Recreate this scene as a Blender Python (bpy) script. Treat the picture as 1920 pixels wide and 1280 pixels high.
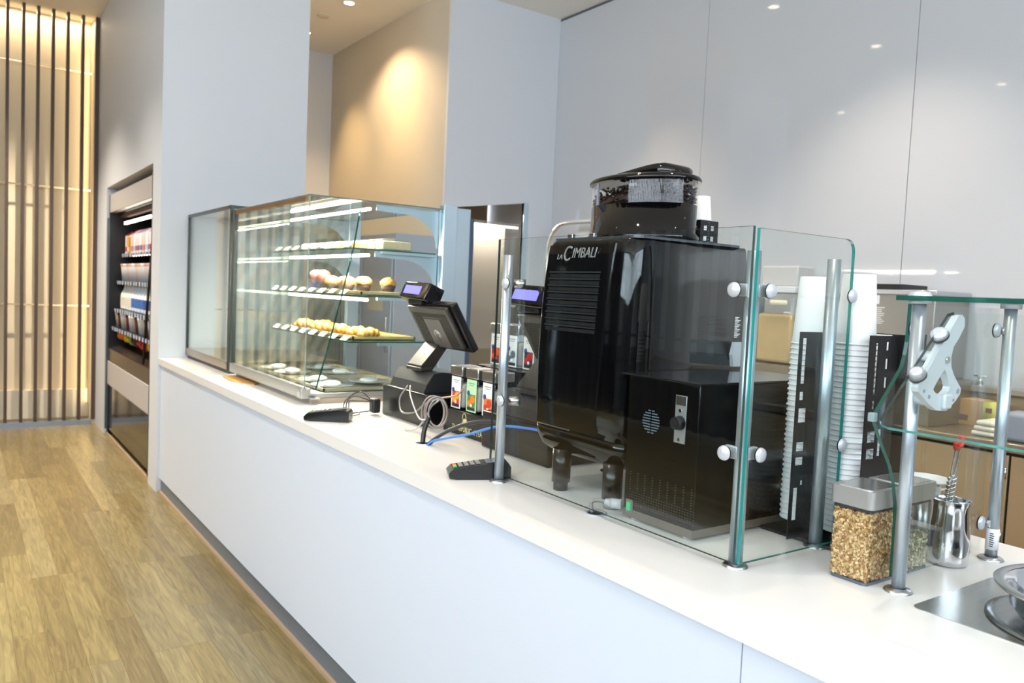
import bpy, bmesh, math, random
from mathutils import Vector, Matrix
PI = math.pi
random.seed(7)
S = bpy.context.scene
C = S.collection
for o in list(bpy.data.objects): bpy.data.objects.remove(o)

# ------------------------------------------------------------------ camera
F_PX = 1491.61
yaw, pitch, roll = 2.53167409, -0.06003772, 0.04506936
fw = Vector((math.cos(yaw)*math.cos(pitch), math.sin(yaw)*math.cos(pitch), math.sin(pitch)))
rt = Vector((math.sin(yaw), -math.cos(yaw), 0)); up = rt.cross(fw)
rt2 = rt*math.cos(roll)+up*math.sin(roll); up2 = -rt*math.sin(roll)+up*math.cos(roll)
cd = bpy.data.cameras.new('camera'); cam = bpy.data.objects.new('camera', cd); C.objects.link(cam)
M = Matrix((rt2, up2, -fw)).transposed().to_4x4(); M.translation = Vector((0, 0, 1.55))
cam.matrix_world = M
cd.sensor_width = 36; cd.lens = 36*F_PX/1920; cd.clip_start = .05; cd.clip_end = 100
cd.dof.use_dof = True; cd.dof.focus_distance = 2.1; cd.dof.aperture_fstop = 5.0
S.camera = cam

# ------------------------------------------------------------------ render settings, world, light
S.view_settings.view_transform = 'Standard'; S.view_settings.look = 'None'
S.view_settings.gamma = 1; S.view_settings.exposure = 0.2; S.view_settings.use_curve_mapping = False
S.cycles.max_bounces = 12; S.cycles.transparent_max_bounces = 40; S.cycles.transmission_bounces = 8
S.cycles.glossy_bounces = 5; S.cycles.diffuse_bounces = 5
S.cycles.caustics_reflective = False; S.cycles.caustics_refractive = False
S.cycles.sample_clamp_indirect = 6; S.cycles.use_denoising = True
W = bpy.data.worlds.new('sky'); S.world = W; W.use_nodes = True
W.node_tree.nodes['Background'].inputs[0].default_value = (.80, .865, 1, 1)
W.node_tree.nodes['Background'].inputs[1].default_value = 12.5
CEIL = 4.15
YW = -4.2     # glazed street wall behind the camera
XW = 3.2      # glazed wall to the right

def portal(name, loc, rot, sx, sy):
    l = bpy.data.lights.new(name, 'AREA'); l.shape = 'RECTANGLE'; l.size = sx; l.size_y = sy
    l.cycles.is_portal = True
    o = bpy.data.objects.new(name, l); o.location = loc; o.rotation_euler = rot; C.objects.link(o)
ZS = 2.35     # top of the solid slatted screens below the high windows
XG = -4.3     # the street glazing starts here
portal('window_portal', ((XG+XW)/2, YW-.12, (ZS+4.05)/2), (PI/2, 0, 0), XW-XG, 4.05-ZS)
portal('window_portal', (XW+.12, -.4, (ZS+4.05)/2), (PI/2, 0, PI/2), 7.4, 4.05-ZS)

def lin(c):
    if isinstance(c, str): c = [int(c[i:i+2], 16)/255 for i in (0, 2, 4)]
    return tuple((v/12.92 if v <= .04045 else ((v+.055)/1.055)**2.4) for v in c)+(1,)

def spot(name, loc, target, power, col, size, blend=.6, rad=.04):
    l = bpy.data.lights.new(name, 'SPOT'); l.energy = power; l.color = lin(col)[:3]
    l.spot_size = math.radians(size); l.spot_blend = blend; l.shadow_soft_size = rad
    o = bpy.data.objects.new(name, l); o.location = loc
    o.rotation_euler = (Vector(target)-Vector(loc)).to_track_quat('-Z', 'Y').to_euler(); C.objects.link(o); return o

# ------------------------------------------------------------------ materials
MATS = {}
def mat(name, col=(.5, .5, .5), rough=.5, metal=0, emit=0, spec=.5, coat=0, trans=0, noise=None, aniso=0, ecol=None):
    if name in MATS: return MATS[name]
    m = bpy.data.materials.new(name); m.use_nodes = True
    b = m.node_tree.nodes['Principled BSDF']
    b.inputs['Base Color'].default_value = lin(col); b.inputs['Roughness'].default_value = rough
    b.inputs['Metallic'].default_value = metal; b.inputs['Specular IOR Level'].default_value = spec
    b.inputs['Coat Weight'].default_value = coat; b.inputs['Transmission Weight'].default_value = trans
    if aniso: b.inputs['Anisotropic'].default_value = aniso
    if emit:
        b.inputs['Emission Color'].default_value = lin(ecol or col); b.inputs['Emission Strength'].default_value = emit
    if noise:   # (scale, amount) mottling of the base colour
        nt = m.node_tree; tc = nt.nodes.new('ShaderNodeTexCoord'); n = nt.nodes.new('ShaderNodeTexNoise')
        n.inputs['Scale'].default_value = noise[0]; n.inputs['Detail'].default_value = 5
        mx = nt.nodes.new('ShaderNodeMix'); mx.data_type = 'RGBA'
        a = lin(col); k = noise[1]
        mx.inputs[6].default_value = tuple(min(1, v*(1+k)) for v in a[:3])+(1,)
        mx.inputs[7].default_value = tuple(v*(1-k) for v in a[:3])+(1,)
        nt.links.new(tc.outputs['Object'], n.inputs['Vector']); nt.links.new(n.outputs['Fac'], mx.inputs[0])
        nt.links.new(mx.outputs[2], b.inputs['Base Color'])
    MATS[name] = m; return m

def glass(name, tint='fafdfc', ior=1.45):
    if name in MATS: return MATS[name]
    m = bpy.data.materials.new(name); m.use_nodes = True; nt = m.node_tree; nt.nodes.clear()
    o = nt.nodes.new('ShaderNodeOutputMaterial'); mx = nt.nodes.new('ShaderNodeMixShader')
    t = nt.nodes.new('ShaderNodeBsdfTransparent'); g = nt.nodes.new('ShaderNodeBsdfGlossy'); lw = nt.nodes.new('ShaderNodeLayerWeight')
    t.inputs[0].default_value = lin(tint); g.inputs['Roughness'].default_value = .0; lw.inputs[0].default_value = .5
    g.inputs[0].default_value = (1, 1, 1, 1)
    pw = nt.nodes.new('ShaderNodeMath'); pw.operation = 'POWER'; pw.inputs[1].default_value = 5
    f = nt.nodes.new('ShaderNodeMapRange'); f.inputs['To Min'].default_value = ((ior-1)/(ior+1))**2; f.inputs['To Max'].default_value = 1
    nt.links.new(lw.outputs['Facing'], pw.inputs[0]); nt.links.new(pw.outputs[0], f.inputs[0])
    nt.links.new(f.outputs[0], mx.inputs[0]); nt.links.new(t.outputs[0], mx.inputs[1]); nt.links.new(g.outputs[0], mx.inputs[2])
    nt.links.new(mx.outputs[0], o.inputs[0]); MATS[name] = m; return m

GL = glass('clear_glass'); GLJ = glass('jar_glass', 'fafcfb', 1.4)
EDGE = mat('glass_edge', '1f9a90', .12, 0, 0, .6, trans=.35)
EDGED = mat('glass_edge_dark', '1c5a4c', .12, 0, 0, .6, trans=.2)
STEEL = mat('brushed_steel', 'c9cacb', .28, 1); CHROME = mat('chrome', 'dcdcde', .08, 1)
ALU = mat('satin_aluminium', 'c0cbd4', .34, .8); SATIN = mat('satin_clip', 'cfd2d8', .35, .3)
STEELW = mat('kitchen_steel', 'c0a785', .42, .6)
BLACK = mat('gloss_black', '060608', .05, 0, 0, .5); BLACKM = mat('matt_black', '151517', .45)
BLACKS = mat('satin_black', '101012', .25); RUB = mat('rubber', '1a1a20', .6); DGREY = mat('dark_grey_plastic', '3b3836', .4)
WHITE = mat('paint_white', 'd9dce2', .6); COUNTER = mat('stone_counter', 'ece9e5', .22, 0, 0, .5, noise=(3, .015))
FRONT = mat('counter_laminate', 'd9e1ee', .35)
PAPER = mat('paper_white', 'f4f4f4', .7); CARD = mat('cardboard', 'b98e5c', .85, noise=(20, .08))
def col(h, r=.5): return mat('c_'+h+('_%d' % int(r*100)), h, r)

def floor_mat():
    m = bpy.data.materials.new('oak_planks'); m.use_nodes = True; nt = m.node_tree; b = nt.nodes['Principled BSDF']
    L = nt.links.new; tc = nt.nodes.new('ShaderNodeTexCoord'); mp = nt.nodes.new('ShaderNodeMapping')
    mp.inputs['Location'].default_value = (.3, .04, 0)
    L(tc.outputs['Object'], mp.inputs[0])
    br = nt.nodes.new('ShaderNodeTexBrick'); br.offset = .37; br.offset_frequency = 3; br.squash = 1
    for k, v in (('Scale', 1), ('Mortar Size', .0012), ('Mortar Smooth', .3), ('Bias', 0), ('Brick Width', 1.15), ('Row Height', .118)): br.inputs[k].default_value = v
    br.inputs['Color1'].default_value = (0, 0, 0, 1); br.inputs['Color2'].default_value = (1, 1, 1, 1); br.inputs['Mortar'].default_value = (0, 0, 0, 1)
    L(mp.outputs[0], br.inputs[0])
    ramp = nt.nodes.new('ShaderNodeValToRGB'); e = ramp.color_ramp.elements
    e[0].color = lin('7a6a46'); e[1].color = lin('a29163')
    for p, c in ((.35, '88774c'), (.6, '928257'), (.8, '897c59')): x = e.new(p); x.color = lin(c)
    L(br.outputs['Color'], ramp.inputs[0])
    # grain stretched along the boards
    mg = nt.nodes.new('ShaderNodeMapping'); mg.inputs['Scale'].default_value = (2.2, 26, 1); L(tc.outputs['Object'], mg.inputs[0])
    off = nt.nodes.new('ShaderNodeVectorMath'); off.operation = 'MULTIPLY_ADD'
    L(br.outputs['Color'], off.inputs[0]); off.inputs[1].default_value = (7, 5, 3); L(mg.outputs[0], off.inputs[2])
    n = nt.nodes.new('ShaderNodeTexNoise'); n.inputs['Scale'].default_value = 1.6; n.inputs['Detail'].default_value = 8; n.inputs['Distortion'].default_value = 1.6
    L(off.outputs[0], n.inputs['Vector'])
    r2 = nt.nodes.new('ShaderNodeMapRange'); r2.inputs['From Min'].default_value = .3; r2.inputs['From Max'].default_value = .72
    r2.inputs['To Min'].default_value = .64; r2.inputs['To Max'].default_value = 1.24; L(n.outputs['Fac'], r2.inputs[0])
    mul = nt.nodes.new('ShaderNodeVectorMath'); mul.operation = 'SCALE'; L(ramp.outputs[0], mul.inputs[0]); L(r2.outputs[0], mul.inputs['Scale'])
    mm = nt.nodes.new('ShaderNodeMix'); mm.data_type = 'RGBA'; L(br.outputs['Fac'], mm.inputs[0]); L(mul.outputs[0], mm.inputs[6]); mm.inputs[7].default_value = lin('6a5334')
    L(mm.outputs[2], b.inputs['Base Color']); b.inputs['Roughness'].default_value = .3
    bp = nt.nodes.new('ShaderNodeBump'); bp.inputs['Strength'].default_value = .05; bp.inputs['Distance'].default_value = .004
    L(n.outputs['Fac'], bp.inputs['Height']); L(bp.outputs[0], b.inputs['Normal'])
    return m

def metal_streak(name, c1, c2):
    m = mat(name, c1, .25, .95); nt = m.node_tree; b = nt.nodes['Principled BSDF']
    tc = nt.nodes.new('ShaderNodeTexCoord'); mp = nt.nodes.new('ShaderNodeMapping'); mp.inputs['Scale'].default_value = (300, 3, 3)
    n = nt.nodes.new('ShaderNodeTexNoise'); n.inputs['Scale'].default_value = 1
    nt.links.new(tc.outputs['Object'], mp.inputs[0]); nt.links.new(mp.outputs[0], n.inputs['Vector'])
    mx = nt.nodes.new('ShaderNodeMix'); mx.data_type = 'RGBA'; mx.inputs[6].default_value = lin(c1); mx.inputs[7].default_value = lin(c2)
    nt.links.new(n.outputs['Fac'], mx.inputs[0]); nt.links.new(mx.outputs[2], b.inputs['Base Color']); return m

# ------------------------------------------------------------------ mesh builder
BASE = {}
class B:
    def __init__(s): s.bm = bmesh.new(); s.mi = 0
    def _f(s, faces):
        for f in faces: f.material_index = s.mi
        return faces
    def mesh(s, vs, fs, smooth=False):
        v = [s.bm.verts.new(p) for p in vs]; out = []
        for f in fs:
            try: q = s.bm.faces.new([v[i] for i in f]); q.material_index = s.mi; q.smooth = smooth; out.append(q)
            except ValueError: pass
        return v
    def box(s, x0, x1, y0, y1, z0, z1, bev=0, seg=2):
        x0, x1 = sorted((x0, x1)); y0, y1 = sorted((y0, y1)); z0, z1 = sorted((z0, z1))
        v = s.mesh([(x0, y0, z0), (x1, y0, z0), (x1, y1, z0), (x0, y1, z0), (x0, y0, z1), (x1, y0, z1), (x1, y1, z1), (x0, y1, z1)],
                   [(0, 3, 2, 1), (4, 5, 6, 7), (0, 1, 5, 4), (1, 2, 6, 5), (2, 3, 7, 6), (3, 0, 4, 7)])
        if bev:
            es = list({e for q in v for e in q.link_edges})
            r = bmesh.ops.bevel(s.bm, geom=es, offset=bev, segments=seg, profile=.5, affect='EDGES')
            for f in r['faces']: f.material_index = s.mi; f.smooth = True
        return s
    def prism(s, pts, axis, a0, a1, smooth=False, side_mi=None):
        # pts 2-D outline; axis 'x': pts=(y,z); 'y': (x,z); 'z': (x,y)
        def P(p, a): return {'x': (a, p[0], p[1]), 'y': (p[0], a, p[1]), 'z': (p[0], p[1], a)}[axis]
        n = len(pts); k = s.mi
        s.mesh([P(p, a0) for p in pts]+[P(p, a1) for p in pts], [tuple(range(n))[::-1], tuple(range(n, 2*n))])
        if side_mi is not None: s.mi = side_mi
        s.mesh([P(p, a0) for p in pts]+[P(p, a1) for p in pts], [(i, (i+1) % n, n+(i+1) % n, n+i) for i in range(n)], smooth)
        s.mi = k; return s
    def lathe(s, prof, c=(0, 0, 0), seg=24, axis='z', sx=1, sy=1):
        vs = []; n = len(prof)
        for i in range(seg):
            a = 2*PI*i/seg; ca, sa = math.cos(a), math.sin(a)
            for r, z in prof:
                p = (r*ca*sx, r*sa*sy, z)
                if axis == 'x': p = (z, r*ca, r*sa)
                if axis == 'y': p = (r*ca, z, r*sa)
                vs.append((c[0]+p[0], c[1]+p[1], c[2]+p[2]))
        fs = [(i*n+j, ((i+1) % seg)*n+j, ((i+1) % seg)*n+j+1, i*n+j+1) for i in range(seg) for j in range(n-1)]
        s.mesh(vs, fs, True)
        return s
    def cyl(s, p0, p1, r0, r1=None, seg=16, cap=True):
        p0, p1 = Vector(p0), Vector(p1); r1 = r0 if r1 is None else r1
        d = (p1-p0).normalized(); a = d.orthogonal().normalized(); b = d.cross(a)
        vs = [p0+(a*math.cos(t)+b*math.sin(t))*r0 for t in [2*PI*i/seg for i in range(seg)]]+[p1+(a*math.cos(t)+b*math.sin(t))*r1 for t in [2*PI*i/seg for i in range(seg)]]
        s.mesh(vs, [(i, (i+1) % seg, seg+(i+1) % seg, seg+i) for i in range(seg)], True)
        if cap: s.mesh(vs, [tuple(range(seg))[::-1], tuple(range(seg, 2*seg))])
        return s
    def tube(s, pts, r, seg=8, spl=6):
        P = [Vector(p) for p in pts]
        if spl > 1 and len(P) > 2:
            Q = []; E_ = [2*P[0]-P[1]]+P+[2*P[-1]-P[-2]]
            for i in range(1, len(E_)-2):
                for k in range(spl):
                    t = k/spl; a, b, c, d = E_[i-1], E_[i], E_[i+1], E_[i+2]
                    Q.append(.5*((2*b)+(c-a)*t+(2*a-5*b+4*c-d)*t*t+(3*b-a-3*c+d)*t**3))
            P = Q+[P[-1]]
        R = r if isinstance(r, (list, tuple)) else [r]*len(P)
        if len(R) != len(P): R = [R[min(len(R)-1, int(i*len(R)/len(P)))] for i in range(len(P))]
        vs = []; a = None
        for i, p in enumerate(P):
            d = (P[min(i+1, len(P)-1)]-P[max(i-1, 0)]).normalized()
            a = d.orthogonal().normalized() if a is None else (a-d*a.dot(d)).normalized()
            b = d.cross(a)
            vs += [p+(a*math.cos(2*PI*k/seg)+b*math.sin(2*PI*k/seg))*R[i] for k in range(seg)]
        n = len(P)
        s.mesh(vs, [(i*seg+k, i*seg+(k+1) % seg, (i+1)*seg+(k+1) % seg, (i+1)*seg+k) for i in range(n-1) for k in range(seg)]
               + [tuple(range(seg))[::-1], tuple(range((n-1)*seg, n*seg))], True)
        return s
    def ball(s, c, r, sx=1, sy=1, sz=1, seg=14, bump=0, rnd=None):
        n = seg//2; prof = [(math.sin(PI*j/n), -math.cos(PI*j/n)) for j in range(n+1)]
        k0 = len(s.bm.verts); s.lathe([(max(p[0], 1e-4)*r, p[1]*r) for p in prof], (0, 0, 0), seg)
        s.bm.verts.ensure_lookup_table(); rg = rnd or random
        for v in list(s.bm.verts)[k0:]:
            q = 1+(rg.uniform(-bump, bump) if bump else 0)
            v.co = Vector((v.co.x*sx*q+c[0], v.co.y*sy*q+c[1], v.co.z*sz*q+c[2]))
        return s
    def holes(s, axis, a0, a1, u0, u1, z0, z1, cuts):
        us = sorted({u0, u1, *[c[0] for c in cuts], *[c[1] for c in cuts]}); zs = sorted({z0, z1, *[c[2] for c in cuts], *[c[3] for c in cuts]})
        for i in range(len(us)-1):
            for j in range(len(zs)-1):
                um, zm = (us[i]+us[i+1])/2, (zs[j]+zs[j+1])/2
                if any(c[0] < um < c[1] and c[2] < zm < c[3] for c in cuts): continue
                if axis == 'x': s.box(a0, a1, us[i], us[i+1], zs[j], zs[j+1])
                else: s.box(us[i], us[i+1], a0, a1, zs[j], zs[j+1])
        return s
    def xf(s, mx):
        bmesh.ops.transform(s.bm, matrix=mx, verts=s.bm.verts); return s
    def build(s, name, mats, parent=None, label=None):
        bmesh.ops.remove_doubles(s.bm, verts=s.bm.verts, dist=1e-6)
        bmesh.ops.recalc_face_normals(s.bm, faces=s.bm.faces)
        me = bpy.data.meshes.new(name)
        if parent is not None: off = BASE.get(parent.name, Vector())
        else:
            if len(s.bm.verts):
                xs = [v.co for v in s.bm.verts]
                off = Vector(((min(v.x for v in xs)+max(v.x for v in xs))/2, (min(v.y for v in xs)+max(v.y for v in xs))/2, min(v.z for v in xs)))
            else: off = Vector()
        if off.length: bmesh.ops.translate(s.bm, verts=s.bm.verts, vec=-off)
        s.bm.to_mesh(me); s.bm.free()
        for m in (mats if isinstance(mats, (list, tuple)) else [mats]): me.materials.append(m)
        o = bpy.data.objects.new(name, me); C.objects.link(o)
        if parent is not None: o.parent = parent; BASE[o.name] = off
        else: o.location = off; BASE[o.name] = off
        if label: o['label'] = label
        return o

def tag(o, label, cat, group=None, kind=None):
    o['label'] = label; o['category'] = cat
    if group: o['group'] = group
    if kind: o['kind'] = kind
    return o
def thing(name, label, cat, loc=(0, 0, 0), group=None, local=False):
    o = bpy.data.objects.new(name, None); C.objects.link(o); o.location = loc; o.empty_display_size = .05
    BASE[o.name] = Vector() if local else Vector(loc)
    return tag(o, label, cat, group)
def struct(name, b, m, parent=None):
    o = b.build(name, m, parent)
    if parent is None: o['kind'] = 'structure'
    return o
KIDS = {}
def dup(o, loc, rz=None, label=None, group=None):
    r = o.copy(); C.objects.link(r); r.location = loc
    if rz is not None: r.rotation_euler = (0, 0, rz)
    if label: r['label'] = label
    if group: r['group'] = group
    if o.name not in KIDS: KIDS[o.name] = [(c, [g for g in bpy.data.objects if g.parent == c]) for c in bpy.data.objects if c.parent == o]
    for c, gs in KIDS[o.name]:
        k = c.copy(); C.objects.link(k); k.parent = r
        for g in gs: q = g.copy(); C.objects.link(q); q.parent = k
    return r
def text(name, body, size, mx, m, parent=None, ext=.0008, shear=0, align='CENTER', label=None, sx=1):
    cu = bpy.data.curves.new(name, 'FONT'); cu.body = body; cu.size = size; cu.extrude = ext; cu.align_x = align; cu.align_y = 'CENTER'; cu.shear = shear
    t = bpy.data.objects.new(name, cu); C.objects.link(t)
    me = bpy.data.meshes.new_from_object(t.evaluated_get(bpy.context.evaluated_depsgraph_get()))
    bpy.data.objects.remove(t)
    b = B(); b.bm.from_mesh(me); bpy.data.meshes.remove(me); b.xf(mx @ Matrix.Scale(sx, 4, (1, 0, 0)))
    for f in b.bm.faces: f.material_index = 0
    return b.build(name, m, parent, label)
def face_y(x, y, z): # text on a plane facing -Y (reads left to right along +X)
    return Matrix.Translation((x, y, z)) @ Matrix.Rotation(PI/2, 4, 'X')
def face_x(x, y, z): # text on a plane facing +X (reads along +Y)
    return Matrix.Translation((x, y, z)) @ Matrix.Rotation(PI/2, 4, 'Z') @ Matrix.Rotation(PI/2, 4, 'X')
def rrect(x0, x1, y0, y1, r, n=5):
    pts = []
    for cx, cy, a in ((x1-r, y0+r, -PI/2), (x1-r, y1-r, 0), (x0+r, y1-r, PI/2), (x0+r, y0+r, PI)):
        pts += [(cx+r*math.cos(a+PI/2*i/n), cy+r*math.sin(a+PI/2*i/n)) for i in range(n+1)]
    return pts

# ================================================================== SETTING
YB = 4.67; XL = -6.11; XS = -9.25; CT = .975
struct('floor', B().box(-9.6, XW+.1, YW-.1, YB+.1, -.05, 0), floor_mat())
b = B()
b.box(-9.6, XW+.1, YW-.1, YB+.1, CEIL, CEIL+.1)
struct('ceiling', b, mat('ceiling_paint', 'f6f0e6', .8))
WC = mat('wall_paint', 'd3d6db', .6); WCREAM = mat('wall_tan', 'c9c0ae', .6)
# block with the open cooler recess: front face y=1.18
b = B()
b.box(XS, -8.62, 1.18, 2.23, 0, CEIL); b.box(-6.40, XL, 1.18, 2.23, 0, CEIL)
b.box(-8.62, -6.40, 1.18, 2.23, 2.39, CEIL); b.box(-8.62, -6.40, 2.0, 2.23, 0, 2.39)
struct('wall_front', b, WC)
struct('wall_passage', B().box(-8.9, -8.77, 2.23, 3.48, 0, CEIL), WC)
struct('wall_cream', B().box(-8.9, XL-.03, 3.48, 3.6, 0, CEIL), WCREAM)
# wall with the glazed doorway, facing +X
b = B()
b.prism([(3.48, 0), (3.57, 0), (3.57, 2.285), (4.335, 2.395), (4.335, 0), (YB, 0), (YB, CEIL), (3.48, CEIL)], 'x', XL-.03, XL)
struct('wall_door', b, WC)
b = B(); b.box(-7.3, -7.25, 3.6, YB, 0, CEIL)
struct('wall_store', b, mat('store_brown', '8a7a66', .6))
# back wall: glossy panels with fine seams
gp = mat('back_painted_glass', 'c4c6c9', .04, 0, 0, .5, coat=.25)
b = B()
xs = [XL, -4.27, -2.623, -.98, .67, XW]
for a0, a1 in zip(xs[:-1], xs[1:]): b.box(a0+.002, a1-.002, YB, YB+.03, 0, CEIL-.02)
struct('wall_back', b, gp)
struct('trim_1', B().box(-9.6, XW+.1, YB+.03, YB+.1, 0, CEIL), mat('seam_dark', 'e0e2e4', .6))
struct('trim_2', B().box(XL, XW, YB-.004, YB+.03, CEIL-.02, CEIL-.004), mat('seam_top', '55585c', .6))
# slatted wall at the far left
b = B(); b.box(-9.6, -9.5, YW, 1.18, 0, CEIL); b.box(-9.6, XS, 1.14, 1.285, 0, CEIL)
struct('wall_left', b, mat('warm_panel', 'f2e2c2', .7))
struct('baseboard_left', B().box(-9.3, -9.2, YW, 1.14, 0, .045), mat('rail_grey', '8f98a4', .35, .6))
struct('trim_3', B().box(-9.5, -9.46, YW, 1.14, .045, .34), mat('warm_base', 'fff4da', .7))
fin = B().box(XS-.09, XS, -.013, .013, .045, CEIL, .002).build('slat_fin', mat('fin_brown', '4b3a31', .5))
finlab = 'slim brown vertical fin of the far slatted screen'
ys = [.389, .521, .645, .773, .901, 1.034]
i = 0
allf = ys[:]
while allf[0] > -3.9: allf.insert(0, allf[0]-.128)
for y in allf:
    o = fin if i == 0 else fin.copy()
    if i: C.objects.link(o)
    o.location = (XS-.045, y, .045); tag(o, finlab, 'fin', 'vertical fins of the slatted screen'); i += 1
fin.location = (XS-.045, allf[0], .045)
tag(B().box(XS-.1, XS+.02, 1.141, 1.20, .045, CEIL, .002).build('end_post', MATS['fin_brown']), 'wide dark brown end post closing the slatted screen beside the cooler wall', 'post')
for k, z in enumerate((3.607, 2.416, 1.221)):
    o = B().cyl((XS-.12, YW+.1, z), (XS-.12, 1.14, z), .009, seg=8).build('screen_rod', CHROME)
    tag(o, ['highest', 'middle', 'lowest'][k]+' thin horizontal chrome rod behind the brown fins', 'rod', 'rods of the slatted screen')
# glazed walls behind and to the right of the camera, with vertical fins outside
b = B(); b.box(-9.6, XW+.1, YW-.1, YW, 0, .06); b.box(-9.6, XW+.1, YW-.1, YW, 4.05, CEIL)
b.box(XW, XW+.1, YW, -4.0, 0, CEIL); b.box(XW, XW+.1, 3.3, YB+.1, 0, CEIL); b.box(XW, XW+.1, -4.0, 3.3, 0, ZS); b.box(XG, XW+.1, YW-.1, YW, .06, ZS); b.box(XW, XW+.1, -4.0, 3.3, 4.05, CEIL)
struct('wall_window', b, mat('window_wall', 'b9bec6', .5))
b = B(); b.box(-9.6, XG, YW-.1, YW, .06, .95); b.box(-9.6, -8.0, YW-.1, YW, .95, 4.05)
struct('wall_panel', b, mat('tan_panel', '4a443c', .6))
struct('wall_screen', B().box(-8.0, -4.3, YW-.1, YW, .95, 4.05), mat('pale_panel', 'c0d2e6', .6))
b = B(); b.box(XG, XW, YW-.06, YW-.04, ZS, 4.05); b.box(XW+.04, XW+.06, -4.0, 3.3, ZS, 4.05)
struct('window_1', b, GL)
b = B()
x = -9.4
while x < XW-.05:
    w_ = .048 if x < XG else .022
    b.box(x-w_, x+w_, YW+.001, YW+.07, .06, 4.05); x += .25 if x < XG else .30
y = -3.9
while y < 3.25: b.box(XW-.07, XW-.001, y-.022, y+.022, .06, 4.05); y += .22
for z in (1.1, 2.3, 3.3):
    b.box(-9.4, XW, YW+.02, YW+.05, z-.015, z+.015); b.box(XW-.05, XW-.02, -4.0, 3.3, z-.015, z+.015)
struct('trim_4', b, mat('fin_dark', '262022', .5))

ORD = ['topmost', 'second', 'third', 'fourth', 'fifth', 'sixth', 'seventh', 'eighth', 'ninth', 'tenth', 'eleventh', 'twelfth', 'thirteenth', 'fourteenth', 'fifteenth', 'sixteenth', 'seventeenth', 'eighteenth', 'nineteenth', 'twentieth']
for a_ in ('twenty', 'thirty'):
    ORD += [a_+'-'+w for w in ['first']+ORD[1:9]]+[{'twenty': 'thirtieth', 'thirty': 'fortieth'}[a_]]
fl = sorted([o for o in bpy.data.objects if o.name.startswith('slat_fin')], key=lambda o: -o.location.y)
for k, o in enumerate(fl): o['label'] = ('first' if k == 0 else ORD[k])+' slim brown vertical fin counted leftwards from the wide end post'
l = bpy.data.lights.new('post_fill', 'AREA'); l.shape = 'RECTANGLE'; l.size = .12; l.size_y = 3.6; l.energy = 4.5; l.color = lin('ffe2b4')[:3]  # unseen lamp added behind the end post to lift the screen panels
o = bpy.data.objects.new('post_fill', l); o.location = (-9.42, 1.13, 2.0); o.rotation_euler = (-PI/2, 0, 0); C.objects.link(o)
# ---- ceiling lights
lamp = thing('ceiling_downlight', 'small round lit downlight in the ceiling near the cream wall', 'light', (0, 0, 0), 'recessed downlights', True)
B().lathe([(.045, -.002), (.062, -.006), (.068, 0), (.045, .0)], seg=24).build('trim_ring', mat('lamp_trim', 'f0eee8', .5), lamp)
B().lathe([(.0001, 0.0), (.046, 0.0)], (0, 0, -.001), seg=24).build('lens', mat('lamp_lens', 'ffe2b0', .5, emit=14, ecol='ffe8c4'), lamp)
LP = [(-7.08, 2.95, 'small round lit downlight in the ceiling of the passage near the cream wall'),
      (-8.2, 2.95, None), (-4.6, 1.9, None), (-3.0, 1.9, None), (-1.4, 1.9, None), (.3, 1.9, None), (-4.6, 3.5, None), (-2.6, 3.5, None), (-.6, 3.5, None),
      (-8.2, -.3, None), (-6.4, -.3, None), (-4.4, -.3, None), (-2.4, -.3, None), (-.6, -1.2, None)]
for k, (x, y, lb) in enumerate(LP):
    if k == 0: lamp.location = (x, y, CEIL-.001); lamp['label'] = lb
    else: dup(lamp, (x, y, CEIL-.001), label='round recessed ceiling downlight '+['', 'at the far end of the passage', 'above the pastry case', 'above the cash register', 'above the espresso machine', 'above the right food guard', 'over the kitchen aisle at its left', 'over the middle of the kitchen aisle', 'over the kitchen aisle at its right', 'over the floor by the slatted screen', 'over the floor in front of the cooler', 'over the floor before the pastry case', 'over the floor before the register', 'over the floor behind the camera'][k])
spot('wash_light', (-6.95, 2.86, CEIL-.03), (-6.95, 3.46, 2.3), 74, 'ffd38c', 58, 1)
spot('wash_light', (-8.15, 2.86, CEIL-.03), (-8.15, 3.46, 2.3), 80, 'ffd38c', 58, 1)
spot('passage_light', (-7.08, 2.95, CEIL-.03), (-7.0, 2.9, 0), 110, 'ffdcae', 130)
for x, y, tx, ty, p in ((-4.6, 1.9, -4.6, 1.7, 90), (-3.0, 1.9, -3.0, 1.7, 65), (-1.4, 1.9, -1.4, 1.7, 60), (.3, 1.9, .2, 1.6, 40), (-4.6, 3.5, -4.8, 3.8, 170), (-2.6, 3.5, -2.6, 4.1, 200), (-.6, 3.5, -.8, 4.1, 170)):
    spot('counter_light', (x, y, CEIL-.03), (tx, ty, 0), p, 'ffeeda', 80, .8)
for x, y in ((-8.2, -.3), (-6.4, -.3), (-4.4, -.3), (-2.4, -.3), (-.6, -1.2)):
    spot('floor_light', (x, y, CEIL-.03), (x, y, 0), {-8.2: 640, -6.4: 280, -4.4: 130, -2.4: 90, -.6: 50}[x], 'fff0dc', 105, .8)
for nm_, z_, rx in (('screen_fill', CEIL-.02, 0), ('screen_fill', .36, PI)):  # hidden strips added to brighten the panels behind the fins
    l = bpy.data.lights.new(nm_, 'AREA'); l.shape = 'RECTANGLE'; l.size = .1; l.size_y = 5.0; l.energy = 30 if rx == 0 else .5; l.color = lin('ffe8c4')[:3]
    o = bpy.data.objects.new(nm_, l); o.location = (-9.41, -1.4, z_); o.rotation_euler = (rx, 0, 0); C.objects.link(o)
tag(B().lathe([(.0001, -.012), (.05, -.012), (.06, -.004), (.06, 0)], (-7.59, 2.9, CEIL), 24).build('sprinkler_cover', mat('cover', 'd8cdb8', .6)), 'flat round cover disc in the passage ceiling beside the downlight', 'ceiling disc')

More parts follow.
